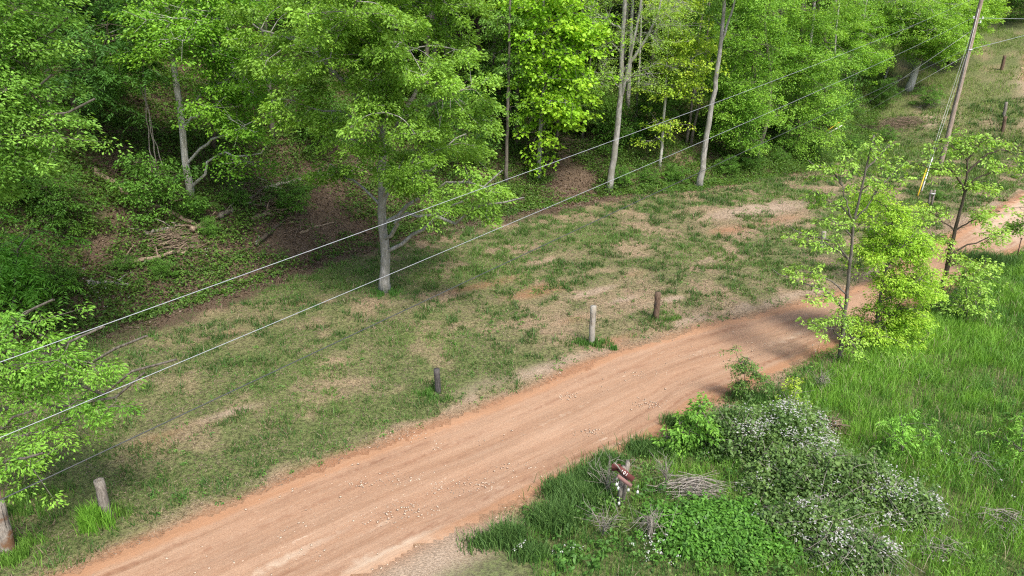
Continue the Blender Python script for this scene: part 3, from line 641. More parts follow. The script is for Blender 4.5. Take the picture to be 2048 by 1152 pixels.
photo_tree('leafy_sapling', 'dense lime green young tree between the two sparse saplings', 'tree',
    [(1752, 690), (1760, 600), (1775, 520), (1785, 440)], .07, [(1790, 430, 40, 30, 0), (1795, 490, 60, 35, 0), (1800, 560, 66, 45, 0), (1785, 625, 60, 28, 0), (1745, 500, 30, 45, 0), (1725, 425, 22, 30, 0), (1830, 500, 25, 30, 0), (1820, 640, 40, 30, 0), (1850, 560, 25, 40, 0), (1850, 480, 25, 30, 0), (1760, 660, 60, 22, -.2), (1810, 690, 50, 20, -.3), (1750, 400, 30, 25, .3)],
    ((.20, .37, .03), (.40, .62, .07)), 131, .07, 190, 5, 34, .2, BARK, limbr=.025)
photo_tree('sapling', 'open branched sapling leaning right over the far bend of the road', 'tree',
    [(1877, 596), (1890, 550), (1903, 490), (1918, 430), (1930, 380), (1935, 320)], .10,
    [(1905, 295, 40, 20, 0), (1965, 280, 45, 18, 0), (2000, 340, 30, 16, 0), (1945, 370, 40, 18, 0), (1860, 335, 40, 14, 0), (1870, 430, 40, 16, 0), (1965, 430, 45, 14, 0), (1990, 470, 40, 14, -.3), (1890, 480, 35, 14, 0), (1930, 520, 35, 12, -.3), (2020, 300, 20, 12, 0)],
    SOFT, 132, .11, 66, 4, 15, .18, DARKBARK, limbr=.03, aspect=.45)
photo_tree('sapling', 'short sapling in the tall grass at the foot of the open branched one', 'tree',
    [(1935, 645), (1934, 610), (1932, 570), (1930, 540)], .035, [(1925, 560, 40, 16, 0), (1960, 590, 40, 14, 0), (1890, 590, 22, 10, 0), (1915, 610, 40, 10, 0), (1960, 540, 35, 14, 0)], SOFT, 133, .10, 36, 4, 15, .18, BARK, limbr=.014, aspect=.45)
photo_tree('sapling', 'leafy sapling cut by the right edge of the picture above the road', 'tree',
    [(2110, 560), (2100, 480), (2095, 420)], .05, [(2048, 460, 25, 14, 0), (2080, 430, 30, 30, 0), (2050, 420, 12, 8, 0), (2100, 400, 30, 25, 0)], SOFT, 134, .11, 28, 4, 18, .2, BARK, limbr=.016)
photo_tree('sapling', 'thin dull green sapling standing against the red road above the blossoming brambles', 'tree',
    [(1490, 800), (1490, 770), (1488, 740)], .018, [(1482, 735, 14, 14, 0), (1515, 745, 16, 8, 0), (1480, 765, 12, 14, 0), (1470, 700, 4, 4, 0), (1525, 760, 8, 6, 0), (1495, 720, 10, 6, 0)], ((.07, .16, .03), (.16, .28, .06)), 135, .055, 26, 4, 16, .1, BARK, limbr=.008)
photo_tree('sapling', 'small lime sapling beside the twiggy stem at the road verge', 'tree',
    [(1588, 826), (1587, 800), (1587, 775)], .014, [(1585, 770, 11, 7, 0), (1592, 800, 14, 8, 0)], YEL, 136, .06, 12, 4, 16, .09, BARK, limbr=.007)
photo_tree('sapling', 'bushy sapling at the road edge left of the white blossom', 'tree',
    [(1398, 900), (1398, 850), (1398, 820)], .02, [(1400, 820, 20, 10, 0), (1370, 850, 22, 14, 0), (1420, 860, 22, 20, 0), (1390, 880, 25, 15, 0), (1345, 880, 20, 16, 0)], ((.09, .22, .03), (.22, .42, .06)), 137, .09, 34, 4, 22, .13, BARK, limbr=.01)
photo_tree('sumac', 'low sumac with feathered lime leaves spreading in the tall grass', 'shrub',
    [(1805, 920), (1805, 890), (1806, 865)], .025, [(1815, 850, 34, 12, 0), (1775, 868, 34, 10, 0), (1835, 872, 26, 10, 0), (1798, 908, 14, 8, 0), (1800, 835, 20, 8, 0)], ((.14, .33, .04), (.27, .50, .08)), 138, .085, 11, 2, 39, .2, BARK, pinnate=True, aspect=.3, limbr=.012)
photo_tree('sumac', 'feathery sumac at the right edge of the picture in the tall grass', 'shrub',
    [(2042, 925), (2042, 900), (2044, 870)], .022, [(2046, 855, 26, 12, 0), (2030, 890, 24, 9, 0), (2060, 900, 20, 12, 0)], ((.14, .33, .04), (.27, .50, .08)), 139, .085, 8, 2, 39, .2, BARK, pinnate=True, aspect=.3, limbr=.012)

# woods behind: a few crowns, copied with their parts
def proto(name, seed, h, spread, cols, leafL, bark, nclump, low=.25, r0=.16, nspray=5, nleaf=46, sprayR=.6):
    rng = R(seed); B = np.zeros(3); P = [[0, 0, -.3]]
    for k in range(1, 6): P.append([rng.normal(0, .12)*k*.6, rng.normal(0, .12)*k*.6, h*k/5])
    T = smooth_path(P, 14); rad = r0*(1-.75*np.linspace(0, 1, 14)); rad[0] *= 1.3
    tr = MB(); tr.add(*tube(T, rad, 8, True, .12, rng)); ells = []
    for k in range(9):
        z = h*(low+(1-low)*(k+.5)/9); a = k*2.4; w = spread*(.75+.35*math.sin(math.pi*(k+.5)/9)); q = w*.45
        ells.append((np.array([math.cos(a)*q, math.sin(a)*q, z]), np.array([w*.6, w*.6, h*.075])))
    w, l = make_crown([T], ells, rng, leafL, cols[0], cols[1], nclump, nspray, nleaf, sprayR, limbr=.05)
    return [('trunk', tr.build('trunk', bark, link=False, smooth=True)), ('branches', w.build('branches', bark, link=False)), ('crown', l.build('crown', LEAF, link=False))]
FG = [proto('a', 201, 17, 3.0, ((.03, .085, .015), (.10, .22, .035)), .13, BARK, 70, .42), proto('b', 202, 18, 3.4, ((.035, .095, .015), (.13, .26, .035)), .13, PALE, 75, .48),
      proto('c', 203, 15, 2.8, ((.03, .08, .015), (.09, .20, .03)), .13, DARKBARK, 70, .40), proto('d', 204, 17, 3.2, ((.05, .13, .015), (.16, .30, .04)), .13, BARK, 70, .45)]  # leaf colours lowered to carry the shade of the forest interior
SH = [proto('e', 211, 3.6, 1.6, ((.035, .10, .015), (.11, .24, .03)), .12, DARKBARK, 34, .15, .035, 4, 40, .4), proto('f', 212, 5.0, 2.0, ((.03, .09, .015), (.10, .22, .03)), .12, DARKBARK, 42, .2, .05, 4, 40, .45),
      proto('g', 213, 2.2, 1.3, ((.05, .13, .02), (.14, .30, .04)), .11, DARKBARK, 26, .12, .025, 4, 36, .32)]  # shrub leaves darkened too, with understory shade mixed into the colour
def place(name, pr, x, y, rz, sc, label, cat, group):
    root = empty(name, (x, y, float(H(x, y)))); root.rotation_euler = (0, 0, rz); root.scale = (sc, sc, sc); tag(root, label, cat, group)
    for n, me in pr:
        o = bpy.data.objects.new(n, me); COLL.objects.link(o); o.parent = root
rng = R(9); placed = []
def far_enough(x, y, m): return all((x-a)**2+(y-b)**2 > m*m for a, b in placed)
nf = 0
for _ in range(6000):
    x = rng.uniform(-44, 62); y = rng.uniform(14, 112); d = float(toe_d(x, y))
    if d < 6.5 or d > 36: continue
    if x < -14 and y < 24: continue
    if -24 < x < -7 and d < 13: continue
    sp = 3.3 if d < 22 else 4.6
    if not bool(in_frame(np.array([x]), np.array([y]), 1.35)[0]) and d < 60 and abs(x) > .9*y+6: continue
    if not far_enough(x, y, sp): continue
    placed.append((x, y)); nf += 1
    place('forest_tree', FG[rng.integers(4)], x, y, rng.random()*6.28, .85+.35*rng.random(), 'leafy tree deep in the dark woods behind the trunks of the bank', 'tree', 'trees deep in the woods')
    if nf > 150: break
placed = []; ns = 0
for _ in range(4000):
    x = rng.uniform(-34, 44); y = rng.uniform(16, 90); d = float(toe_d(x, y))
    if d < 3.2 or d > 22: continue
    if -21 < x < -8 and 4 < d < 13 and rng.random() < .8: continue
    if not bool(in_frame(np.array([x]), np.array([y]), 1.2)[0]) or not far_enough(x, y, 2.6): continue
    placed.append((x, y)); ns += 1
    place('forest_shrub', SH[rng.integers(3)], x, y, rng.random()*6.28, .7+.5*rng.random(), 'leafy shrub growing on the shaded bank under the forest trees', 'shrub', 'shrubs under the forest trees')
    if ns > 75: break
print('forest', nf, ns)
# shrubs on the rim of the clearing
for i, (u, v, sc, k, lab) in enumerate([(1240, 372, .5, 2, 'low leafy shrub at the foot of the pale forked tree'), (1300, 372, .5, 2, 'low leafy shrub below the thin white stemmed tree'), (1350, 365, .5, 2, 'low leafy shrub left of the leaning trunk foot'),
        (1450, 350, .55, 2, 'leafy shrub just right of the leaning trunk foot'), (1500, 345, .5, 0, 'broad shrub at the bank foot under the bushy bright tree'), (1560, 330, .5, 2, 'low shrub at the bank foot under the canopy overhang'), (1625, 318, .45, 0, 'dark leafy shrub beside the left guy wire anchor'),
        (1700, 300, .5, 2, 'round shrub left of the brown brush heap'), (1770, 285, .55, 2, 'dark round shrub below the brown brush heap'), (1700, 225, .8, 2, 'rambling shrub up the bank above the yellow guy guard'), (1760, 215, .7, 0, 'rambling shrub at the foot of the crooked stemmed tree'), (1850, 215, .8, 2, 'rambling shrub right of the thick white trunk'),
        (470, 420, .45, 2, 'bright shrub right of the pale trunk beside the broken branches'), (400, 440, .5, 2, 'bright shrub at the foot of the pale trunk'), (420, 470, .3, 2, 'dark leafy shrub beside the crossed logs'), (560, 420, .4, 2, 'lime shrub above the brown log pile'), (250, 545, .3, 2, 'leafy weed clump below the long fallen log'), (330, 550, .3, 2, 'leafy weed clump right of the long fallen log'), (60, 610, .7, 2, 'leafy shrub under the sumac at the left edge'), (120, 590, .5, 2, 'leafy shrub with a few white blooms at the left edge of the bank'),
        (1875, 400, .25, 2, 'dark little shrub beside the grey double post'), (40, 420, .8, 0, 'dark leafy shrub at the left edge under the tall light tree'), (130, 470, .6, 0, 'dark leafy shrub on the shaded left bank'), (2020, 20, 1.6, 1, 'far shrub on the grassy hill left of the right edge'), (2048, 45, 1.5, 0, 'far shrub on the grassy hill at the right edge'), (1990, 10, 1.6, 1, 'far shrub on the hill crest right of the woods')]):
    p = G(u, v); place('bank_shrub', SH[k], p[0], p[1], i*1.7, sc, lab, 'shrub', 'shrubs along the bank')

# ------------------------------------------------------------------ brambles in blossom
def bramble(u, v, rx, ry, h, nl, nw, label, seed, rot=0., dead=.2):
    rng = R(seed); p = G(u, v); root = empty('bramble', p); tag(root, label, 'bramble', 'bramble mounds beside the road')
    def pts(n, lo=.55):
        q = rng.normal(0, 1, (n, 3)); q[:, 2] = np.abs(q[:, 2]); q /= np.linalg.norm(q, axis=1)[:, None]; q *= (lo+(1-lo)*rng.random((n, 1)))
        bump = .7+.7*fbm(q[:, 0]*3+u, q[:, 1]*3+v, 7, 3)
        x = q[:, 0]*rx; y = q[:, 1]*ry; c, s = math.cos(rot), math.sin(rot); x, y = x*c-y*s, x*s+y*c
        return p+np.stack([x, y, q[:, 2]*h*1.18*bump], 1)
    P = pts(nl); ns_ = nl//12; q0 = pts(ns_//7+1, .9); t_ = rng.random(ns_); b_ = rng.integers(len(q0), size=ns_); lean_ = rng.normal(0, .22, (len(q0), 2))
    P[:ns_] = q0[b_]+np.stack([lean_[b_, 0]*t_, lean_[b_, 1]*t_, .30*t_], 1)+rng.normal(0, .02, (ns_, 3))
    L, Fl = leaves(P, .05+.055*rng.random(nl)**2, rng, aspect=.65, tilt=.7); mb = MB()
    mb.add(L, Fl, np.repeat(shade((.06, .135, .04), (.23, .37, .10), np.clip(.7*fbm(P[:, 0]*2, P[:, 1]*2, 9, 2)+.4*rng.random(nl), 0, 1), rng, .2), 4, 0)); mb.build('foliage', LEAF, root, p)
    c = MB()
    for k in range(26):
        a = pts(1, .2)[0]; a[2] = p[2]; b = pts(1, .95)[0]; e = b+np.array([rng.normal(0, .3), rng.normal(0, .3), -.25*rng.random()]); c.add(*tube(smooth_path([a, b+[0, 0, .08], e], 8), .005, 4, False))
    A = pts(int(520*dead), .85); c.add(*sticks(A, A+rng.normal(0, .10, A.shape), .005, .002)); c.build('stems', TWIG, root, p)
    f = MB(); nc = int(nw*.85)//9; C = pts(nc, .97); keep = fbm(C[:, 0]*1.6, C[:, 1]*1.6, 23, 2) > .47; C = C[keep]
    Pq = np.repeat(C, 9, 0)+rng.normal(0, .075, (len(C)*9, 3)); a = rng.random(len(Pq))*6.28
    for k in range(2):
        D = np.stack([np.cos(a+k*1.6), np.sin(a+k*1.6), .1+0*a], 1); Vv, Ff = leaves(Pq, .034, rng, D, aspect=.9, tilt=.2); f.add(Vv, Ff, np.array([.58, .58, .58]))
    f.build('blossom', LEAF, root, p)
bramble(1560, 905, 1.35, 1.0, 1.05, 15000, 3400, 'tallest bramble mound, thick with white blossom, nearest the road', 301, .3)
bramble(1470, 900, .9, .8, 1.0, 9000, 900, 'bramble mound at the road edge with darker leaves and few blossoms', 302, .5)
bramble(1690, 985, 1.2, .7, .75, 10000, 900, 'greyish bramble mound below the tall white one', 303, .1, .9)
bramble(1790, 1030, 1.0, .65, .6, 8000, 1100, 'low bramble mound with strings of white blossom beside the bright meadow', 304, 0, .7)
bramble(1620, 1065, 1.2, .6, .55, 9000, 500, 'low green bramble mound behind the leafy weed patch', 305, 0, .4)
bramble(1700, 1120, 1.0, .5, .45, 6000, 500, 'bramble mound with dead stems at the bottom of the picture', 306, 0, 1.2)

bramble(1600, 970, 1.5, .8, .7, 12000, 500, 'broad tangled bramble mound joining the white one to the ones below it', 307, .2, .7)
# small flowers here and there
rng = R(12); f = MB()
for u, v, n, s in [(1030, 1118, 5, .12), (1140, 1135, 6, .15), (1290, 1120, 14, .25), (1320, 1135, 12, .2), (1395, 1070, 5, .1), (1630, 700, 3, .15), (1620, 715, 3, .1), (2040, 1000, 5, .25), (1870, 930, 6, .3), (1890, 905, 3, .1), (145, 570, 12, .3), (170, 575, 10, .25), (420, 520, 6, .15), (200, 610, 12, .4), (520, 505, 8, .2), (1950, 980, 5, .4), (1810, 1100, 6, .3), (245, 490, 4, .1)]:
    p = G(u, v); P = p+np.stack([rng.normal(0, s, n), rng.normal(0, s, n), .3+.15*rng.random(n)], 1)
    P[:, 2] = H(P[:, 0], P[:, 1])+.3+.15*rng.random(n)
    Vv, Ff = leaves(np.repeat(P, 4, 0)+rng.normal(0, .02, (len(P)*4, 3)), .028, rng, aspect=.9); f.add(Vv, Ff, np.array([.6, .6, .58]))
    f.add(*sticks(P-[0, 0, .4], P, .004, .003), np.array([.1, .2, .04]))
tag(f.build('wildflowers', LEAF), kind='stuff')

# ------------------------------------------------------------------ posts
def post(u, v, vtop, r, mat, label, seed, utop=None, name='wooden_post', hollow=False):
    rng = R(seed); B = G(u, v); T = AT(utop if utop else u, vtop, B[1])
    T[2] = max(T[2], B[2]+.4)
    root = empty(name, B); tag(root, label, 'post', 'wooden posts along the field')
    P = np.linspace(B-[0, 0, .2], T, 7)+np.vstack([np.zeros(3), rng.normal(0, r*.05, (5, 3)), np.zeros(3)])
    rr = np.full(7, r)*(1+rng.normal(0, .03, 7)); s = 14
    Vv, Fs = tube(P, rr, s, True, .10, rng); mb = MB()
    if hollow:   # rotten out top
        Fs = Fs[:2]; n = len(Vv); rim = Vv[-s:]; cen = rim.mean(0); inn = cen+(rim-cen)*.62; bot = inn-[0, 0, r*1.1]
        Vv = np.concatenate([Vv, inn, bot]); j = np.arange(s); k = (j+1) % s
        Fs += [np.stack([n-s+j, n-s+k, n+k, n+j], 1), np.stack([n+j, n+k, n+s+k, n+s+j], 1), (n+s+np.arange(s))[None]]
    mb.add(Vv, Fs); o = mb.build('shaft', mat, root, B)
    # splits down the sides
    c = MB()
    for k in range(5):
        a = rng.random()*6.28; t0 = .25+.4*rng.random(); t1 = t0+.2+.3*rng.random(); q = np.array([math.cos(a), math.sin(a), 0])*r*.985
        c.add(*tube(np.array([B+(T-B)*t0+q, B+(T-B)*(t0+t1)/2+q, B+(T-B)*min(t1, .98)+q]), [r*.02, r*.06, r*.03], 4))
    c.build('crack', WOODK, root, B)
    # grass collar
    n = 240; a = rng.random(n)*6.28; q = r*.9+rng.random(n)*.22
    return root
post(18, 1106, 1006, .135, WOODS, 'thick pale post with a rusty brown stain cut by the left edge of the picture', 401, -8)
post(-12, 1060, 985, .12, WOODB, 'brown post stub half hidden behind the thick pale post at the left edge', 402, -6)
post(214, 1034, 960, .10, WOODG, 'grey cracked post with a hollow top leaning left beside a bright grass tuft', 403, 197, hollow=True)
post(876, 786, 738, .085, WOODK, 'short blackened post in the middle of the field edge', 404, 873)
post(1183, 687, 612, .095, WOODL, 'tall pale grey post beside the road, left of the dark brown one', 405, 1187)
post(1312, 637, 585, .10, WOODB, 'dark brown post with a pale sawn top by the road', 406, 1316)
post(1643, 499, 463, .10, WOODL, 'pale weathered post seen behind the tall thin sapling', 407, 1648)
post(2005, 264, 233, .13, WOODB, 'brown post in front of the grey one on the rising ground at the right', 409, 2011)
post(2007, 234, 204, .12, WOODG, 'grey post just behind the brown one on the rising ground at the right', 410, 2013)
post(2003, 140, 111, .14, WOODB, 'far brown post high up beside the hill track', 411, 2010)
# sawn pale top of the brown post + the double post beside the guy wires
B = G(1859, 412); root = empty('grey_double_post', B); tag(root, 'pair of thin grey posts strapped together beside the right guy wires', 'post')
for dx in (-.09, .09):
    mb = MB(); mb.add(*tube(np.array([B+[dx, 0, -.2], B+[dx, 0, .4], B+[dx*1.05, 0, .9]]), .055, 10)); mb.build('post', WOODG, root, B)
mb = MB(); mb.add(*tube(np.array([B+[0, 0, .68], B+[0, 0, .72]]), .16, 12)); mb.build('strap', STEEL, root, B)
B = G(2033, 522); mb = MB(); mb.add(*tube(np.array([B-[0, 0, .2], B+[-.05, 0, .5], B+[-.07, 0, 1.0]]), .02, 6))
mb.add(*tube(np.array([B+[-.08, 0, .98], B+[-.06, 0, 1.04]]), .035, 6))
tag(mb.build('metal_stake', RUST, origin=B), 'thin rusty metal stake beside the road near the right edge', 'stake')

# grass standing round the posts
rng = R(14); mb = MB()
for u, v, n, s, h, c1, c2 in [(188, 1050, 1500, .34, .42, (.12, .28, .03), (.22, .46, .05)), (225, 1030, 500, .3, .2, (.08, .16, .03), (.16, .28, .05)), (30, 1110, 1500, .5, .26, (.10, .22, .03), (.20, .38, .06)), (876, 790, 1100, .5, .16, (.07, .17, .03), (.16, .33, .06)), (1183, 690, 1100, .6, .16, (.05, .14, .025), (.13, .27, .05)), (1340, 638, 500, .4, .12, (.08, .18, .03), (.16, .3, .05)), (770, 588, 1300, .5, .17, (.05, .15, .03), (.13, .3, .05)), (1230, 700, 200, .15, .15, (.05, .17, .03), (.1, .26, .05)), (60, 1010, 1500, .7, .2, (.08, .17, .03), (.16, .32, .05))]:
    p = G(u, v); x = p[0]+rng.normal(0, s*.6, n); y = p[1]+rng.normal(0, s*.4, n); kk = rng.random(n) < sstep(.35, .6, fbm(x*4, y*4, 66, 2)); x, y = x[kk], y[kk]; n = len(x)
    Vv, Ff = blades(np.stack([x, y, H(x, y)], 1), h*(.5+.7*rng.random(n)), .018, rng, .5, True); mb.add(Vv, Ff, np.repeat(shade(c1, c2, rng.random(n), rng), 5, 0))
tag(mb.build('grass_tufts', GRASS), kind='stuff')
# dark clumps of coarse grass along the lower verge
mb = MB()
for u, v, n, s, h in [(1015, 1085, 1500, .30, .42), (1110, 1050, 2200, .4, .5), (1130, 990, 1800, .36, .42), (1180, 960, 1500, .4, .4), (1060, 1110, 800, .3, .3), (1290, 905, 1200, .4, .35), (1160, 1010, 1600, .4, .45), (1350, 850, 600, .3, .3), (1220, 930, 1200, .35, .35), (960, 1090, 500, .3, .22), (1500, 800, 900, .5, .3), (1950, 520, 1200, 1.0, .4), (2000, 530, 1200, .9, .5)]:
    p = G(u, v); x = p[0]+rng.normal(0, s*.6, n); y = p[1]+rng.normal(0, s*.45, n)
    Vv, Ff = blades(np.stack([x, y, H(x, y)], 1), h*(.5+.7*rng.random(n)), .016, rng, .7, True); mb.add(Vv, Ff, np.repeat(shade((.05, .12, .03), (.15, .28, .07), rng.random(n), rng), 5, 0))
tag(mb.build('coarse_grass', GRASS), kind='stuff')

# ------------------------------------------------------------------ utility pole, wires, guys
PB = G(1878, 342); PX, PY = PB[0], PB[1]
root = empty('utility_pole', PB); tag(root, 'tall round wooden utility pole at the right, carrying the overhead wires', 'utility pole')
rng = R(20); zt = 11.6; k = np.linspace(0, 1, 14)[:, None]
Ppts = PB*(1-k)+np.array([PX+.15, PY, zt])*k; Ppts[0, 2] -= .4; Ppts[1:-1, :2] += rng.normal(0, .012, (12, 2))
mb = MB(); mb.add(*tube(Ppts, np.linspace(.16, .115, 14), 14, True, .03, rng)); mb.build('shaft', POLE, root, PB, smooth=True)
def pz(v): return AT(1940, v, PY)[2]
def insul(z, dx, dy):
    c = np.array([PX+.15*z/zt+dx, PY+dy, z]); pr = [(0, .02), (.02, .05), (.05, .055), (.07, .03), (.10, .05), (.13, .05), (.16, .02)]
    m = MB(); pth = np.array([c+[0, 0, h-.08] for h, _ in pr]); m.add(*tube(pth, [r for _, r in pr], 10)); return m, c
for z, dx, dy in [(pz(-8), -.26, 0), (pz(35), -.26, -.05), (pz(36), .34, 0), (pz(44), .26, 0), (zt+.12, 0, 0)]:
    m, c = insul(z, dx, dy); o = m.build('insulator', PORC, root, PB)
    if dx:
        b = MB(); b.add(*tube(np.array([[PX+.12, PY, z-.05], c-[0, 0, .05]]), .018, 6)); b.build('bracket', STEEL, root, PB)
mb = MB(); mb.add(*tube(np.array([[PX+.12, PY, pz(100)-.03], [PX+.12, PY, pz(100)+.05]]), .165, 14)); mb.build('band', STEEL, root, PB)
mb = MB(); mb.add(*tube(np.array([PB+[-.17, -.05, 0], [PX-.02, PY-.13, 6.0], [PX+.02, PY-.12, 10.2]]), .014, 6)); mb.build('ground_wire', STEEL, root, PB)

def wire(px, zpole, left_px, tl, r, mat, label, name='overhead_wire', ext=1.5, right=None):
    A = np.array([PX-.15, PY, zpole]); d = ray(*left_px); Lp = CAM+d*tl
    e = (Lp-A)[:2]; T = [0., 1.]; Zs = [A[2], Lp[2]]
    for u, v in px:   # where the sight plane crosses the span
        dd = ray(u, v); M = np.array([[e[0], -dd[0]], [e[1], -dd[1]]]); s, t = np.linalg.solve(M, -A[:2]); T.append(s); Zs.append(10+t*dd[2])
    W = np.ones(len(T)); W[0] = 3; W[1] = 6
    co = np.polyfit(T, Zs, 2, w=W); print(label[:30], 'fit resid', np.round(np.polyval(co, T)-Zs, 2))
    s = np.linspace(0, ext, 60); P = np.stack([A[0]+e[0]*s, A[1]+e[1]*s, np.polyval(co, s)], 1); P[0] = A
    mb = MB(); mb.add(*tube(P, r, 6)); return tag(mb.build(name, mat, origin=A), label, 'wire')
w1 = wire([(700, 480), (914, 399), (1350, 238), (1690, 104)], pz(-8), (0, 724), 5.4, .0036, WIRE, 'upper of the two bright silver wires crossing the whole view')
w2 = wire([(700, 587), (1210, 375), (1499, 241), (1694, 153)], pz(35), (0, 875), 6.2, .0040, WIRE, 'lower of the two bright silver wires crossing the whole view')
w3 = wire([(451, 794), (778, 639), (1171, 455), (1310, 390), (1478, 302)], pz(100), (0, 1000), 9.0, .010, CABLE, 'thin dark cable running low across the mown field')
def span(A, Bp, r, mat, label, sag=.3, name='overhead_wire', cat='wire'):
    s = np.linspace(0, 1, 24)[:, None]; P = A*(1-s)+Bp*s; P[:, 2] -= 4*sag*(s*(1-s))[:, 0]
    mb = MB(); mb.add(*tube(P, r, 5)); return tag(mb.build(name, mat, origin=A), label, cat)
span(np.array([PX+.45, PY, pz(36)]), AT(2500, 20, 62), .011, WIRE, 'level silver wire leaving the pole top to the right edge')
span(np.array([PX+.15, PY-.1, pz(98)]), AT(2500, -60, 66), .012, WIRE, 'silver cable rising from the pole across the grassy hill', .2)
# guys
def guy(u, v, attach_v, mat, label, gl, dx=0.):
    B = G(u, v); B[0] += dx; A = np.array([PX, PY, pz(attach_v)]); n = (A-B)/np.linalg.norm(A-B)
    root = empty('guy_wire', B); tag(root, label, 'guy wire', 'guy wires of the pole')
    mb = MB(); mb.add(*tube(np.array([B-n*.2, (A+B)/2, A]), .009, 5)); mb.build('cable', STEEL, root, B)
    mb = MB(); mb.add(*tube(np.array([B+n*.15, B+n*(.15+gl)]), .035, 8)); mb.build('guard', mat, root, B)
    mb = MB(); mb.add(*tube(np.array([B-[0, 0, .1], B+n*.14]), .03, 6)); mb.build('anchor_rod', RUST, root, B)
guy(1834, 396, 55, YELLOW, 'right hand guy wire with a yellow plastic guard, nearest the pole foot', 1.9)
guy(1842, 386, 105, WHITEP, 'guy wire with a white guard just right of the yellow one near the pole', 2.4)
guy(1619, 286, 60, YELLOW, 'far guy wire with a yellow guard at the edge of the woods', 2.4)
guy(1622, 286, 110, WHITEP, 'far guy wire with a pale guard at the edge of the woods', 2.4)

# ------------------------------------------------------------------ sign at the road edge
B = G(1239, 1010); root = empty('sign_post', B); tag(root, 'weathered split post with a red brown number board and hanging white tags', 'sign')
ztop = AT(1250, 932, B[1])[2]; HH = ztop-B[2]
mb = MB(); rng = R(33)
def board(mb, c, ax, ay, az, lx, ly, lz, taper=1.0):
    """box with axes; corners jittered a little so no edge is ruler straight"""
    c = np.asarray(c, float); V = []
    for sx in (-1, 1):
        for sy in (-1, 1):
            for sz in (-1, 1):
                V.append(c+ax*sx*lx/2+ay*sy*ly/2*(taper if sx > 0 else 1)+az*sz*lz/2+rng.normal(0, .008, 3))
    mb.add(np.array(V), [np.array([[0, 1, 3, 2], [4, 6, 7, 5], [0, 4, 5, 1], [2, 3, 7, 6], [0, 2, 6, 4], [1, 5, 7, 3]])])
ex, ey, ez = np.eye(3)
lean = np.array([.06, 0, 1]); lean /= np.linalg.norm(lean)
board(mb, B+lean*(HH/2-.1)+[-.035, 0, 0], ex, ey, lean, .07, .12, HH+.2); mb.build('post', WOODG, root, B)
mb = MB(); board(mb, B+lean*(HH/2-.04)+[.045, .01, 0], ex, ey, lean, .075, .11, HH+.28); mb.build('post_half', WOODG, root, B)
ax = np.array([.80, -.15, -.60]); ax /= np.linalg.norm(ax); nrm = np.array([-.12, -.80, .45]); nrm -= ax*(nrm@ax); nrm /= np.linalg.norm(nrm); ay = np.cross(nrm, ax)
c0 = B+lean*(HH*.86)+[.02, -.12, .02]
mb = MB(); board(mb, c0, ax, ay, nrm, .40, .12, .025); b1 = mb.build('number_board', REDP, root, B)
mb = MB(); board(mb, c0-ax*.2+ay*.0-nrm*.03+[-.06, 0, .03], np.cross([0, 0, 1.], nrm), ez, nrm, .20, .16, .02); mb.build('board_end', REDP, root, B)
mb = MB(); board(mb, c0-ay*.13+ax*.06-nrm*.005, ax, ay, nrm, .38, .08, .022); mb.build('lower_board', PINKP, root, B)
def digits(txt, c, parent, size):
    cu = bpy.data.curves.new('lettering', 'FONT'); cu.body = txt; cu.size = size; cu.extrude = .002; cu.align_x = 'CENTER'; cu.align_y = 'CENTER'; cu.space_character = 1.25
    tmp = bpy.data.objects.new('tmp', cu); COLL.objects.link(tmp); bpy.context.view_layer.update()
    me = bpy.data.meshes.new_from_object(tmp.evaluated_get(bpy.context.evaluated_depsgraph_get())); bpy.data.objects.remove(tmp); bpy.data.curves.remove(cu)
    me.materials.clear(); me.materials.append(WHITEP); co = np.zeros(len(me.vertices)*3); me.vertices.foreach_get('co', co); co = co.reshape(-1, 3)
    w = co[:, 0:1]*ax+co[:, 1:2]*ay+co[:, 2:3]*nrm+c; me.vertices.foreach_set('co', (w-B).astype(np.float32).ravel()); me.update()
    o = bpy.data.objects.new('lettering', me); COLL.objects.link(o); o.parent = parent
digits('101', c0-ax*.06+ay*.0+nrm*.016, root, .10)
for dx, dz in [(-.20, -.22), (-.16, -.32), (.06, -.36), (.26, -.42), (-.12, -.72)]:
    c = c0+np.array([dx, -.06, dz]); mb = MB(); ring = np.array([(0, .05), (.022, .03), (.026, -.02), (.012, -.05), (-.012, -.05), (-.026, -.02), (-.022, .03)])
    f = np.array([c+[a, 0, b] for a, b in ring]); k = np.array([c+[a, .012, b] for a, b in ring]); n = 7; j = np.arange(n); q = (j+1) % n
    mb.add(np.concatenate([f, k]), [np.arange(n)[None], np.arange(n, 2*n)[::-1][None].copy(), np.stack([j, j+n, q+n, q], 1)])
    mb.add(*tube(np.array([c+[0, .006, .06], c+[0, .006, .18]]), .004, 4)); mb.build('tag', WHITEP, root, B)
mb = MB(); mb.add(*tube(np.array([c0+[-.10, 0, .06], c0+[-.2, 0, .22], c0+[-.27, 0, .30]]), [.018, .015, .008], 6)); mb.build('peg', TWIG, root, B)

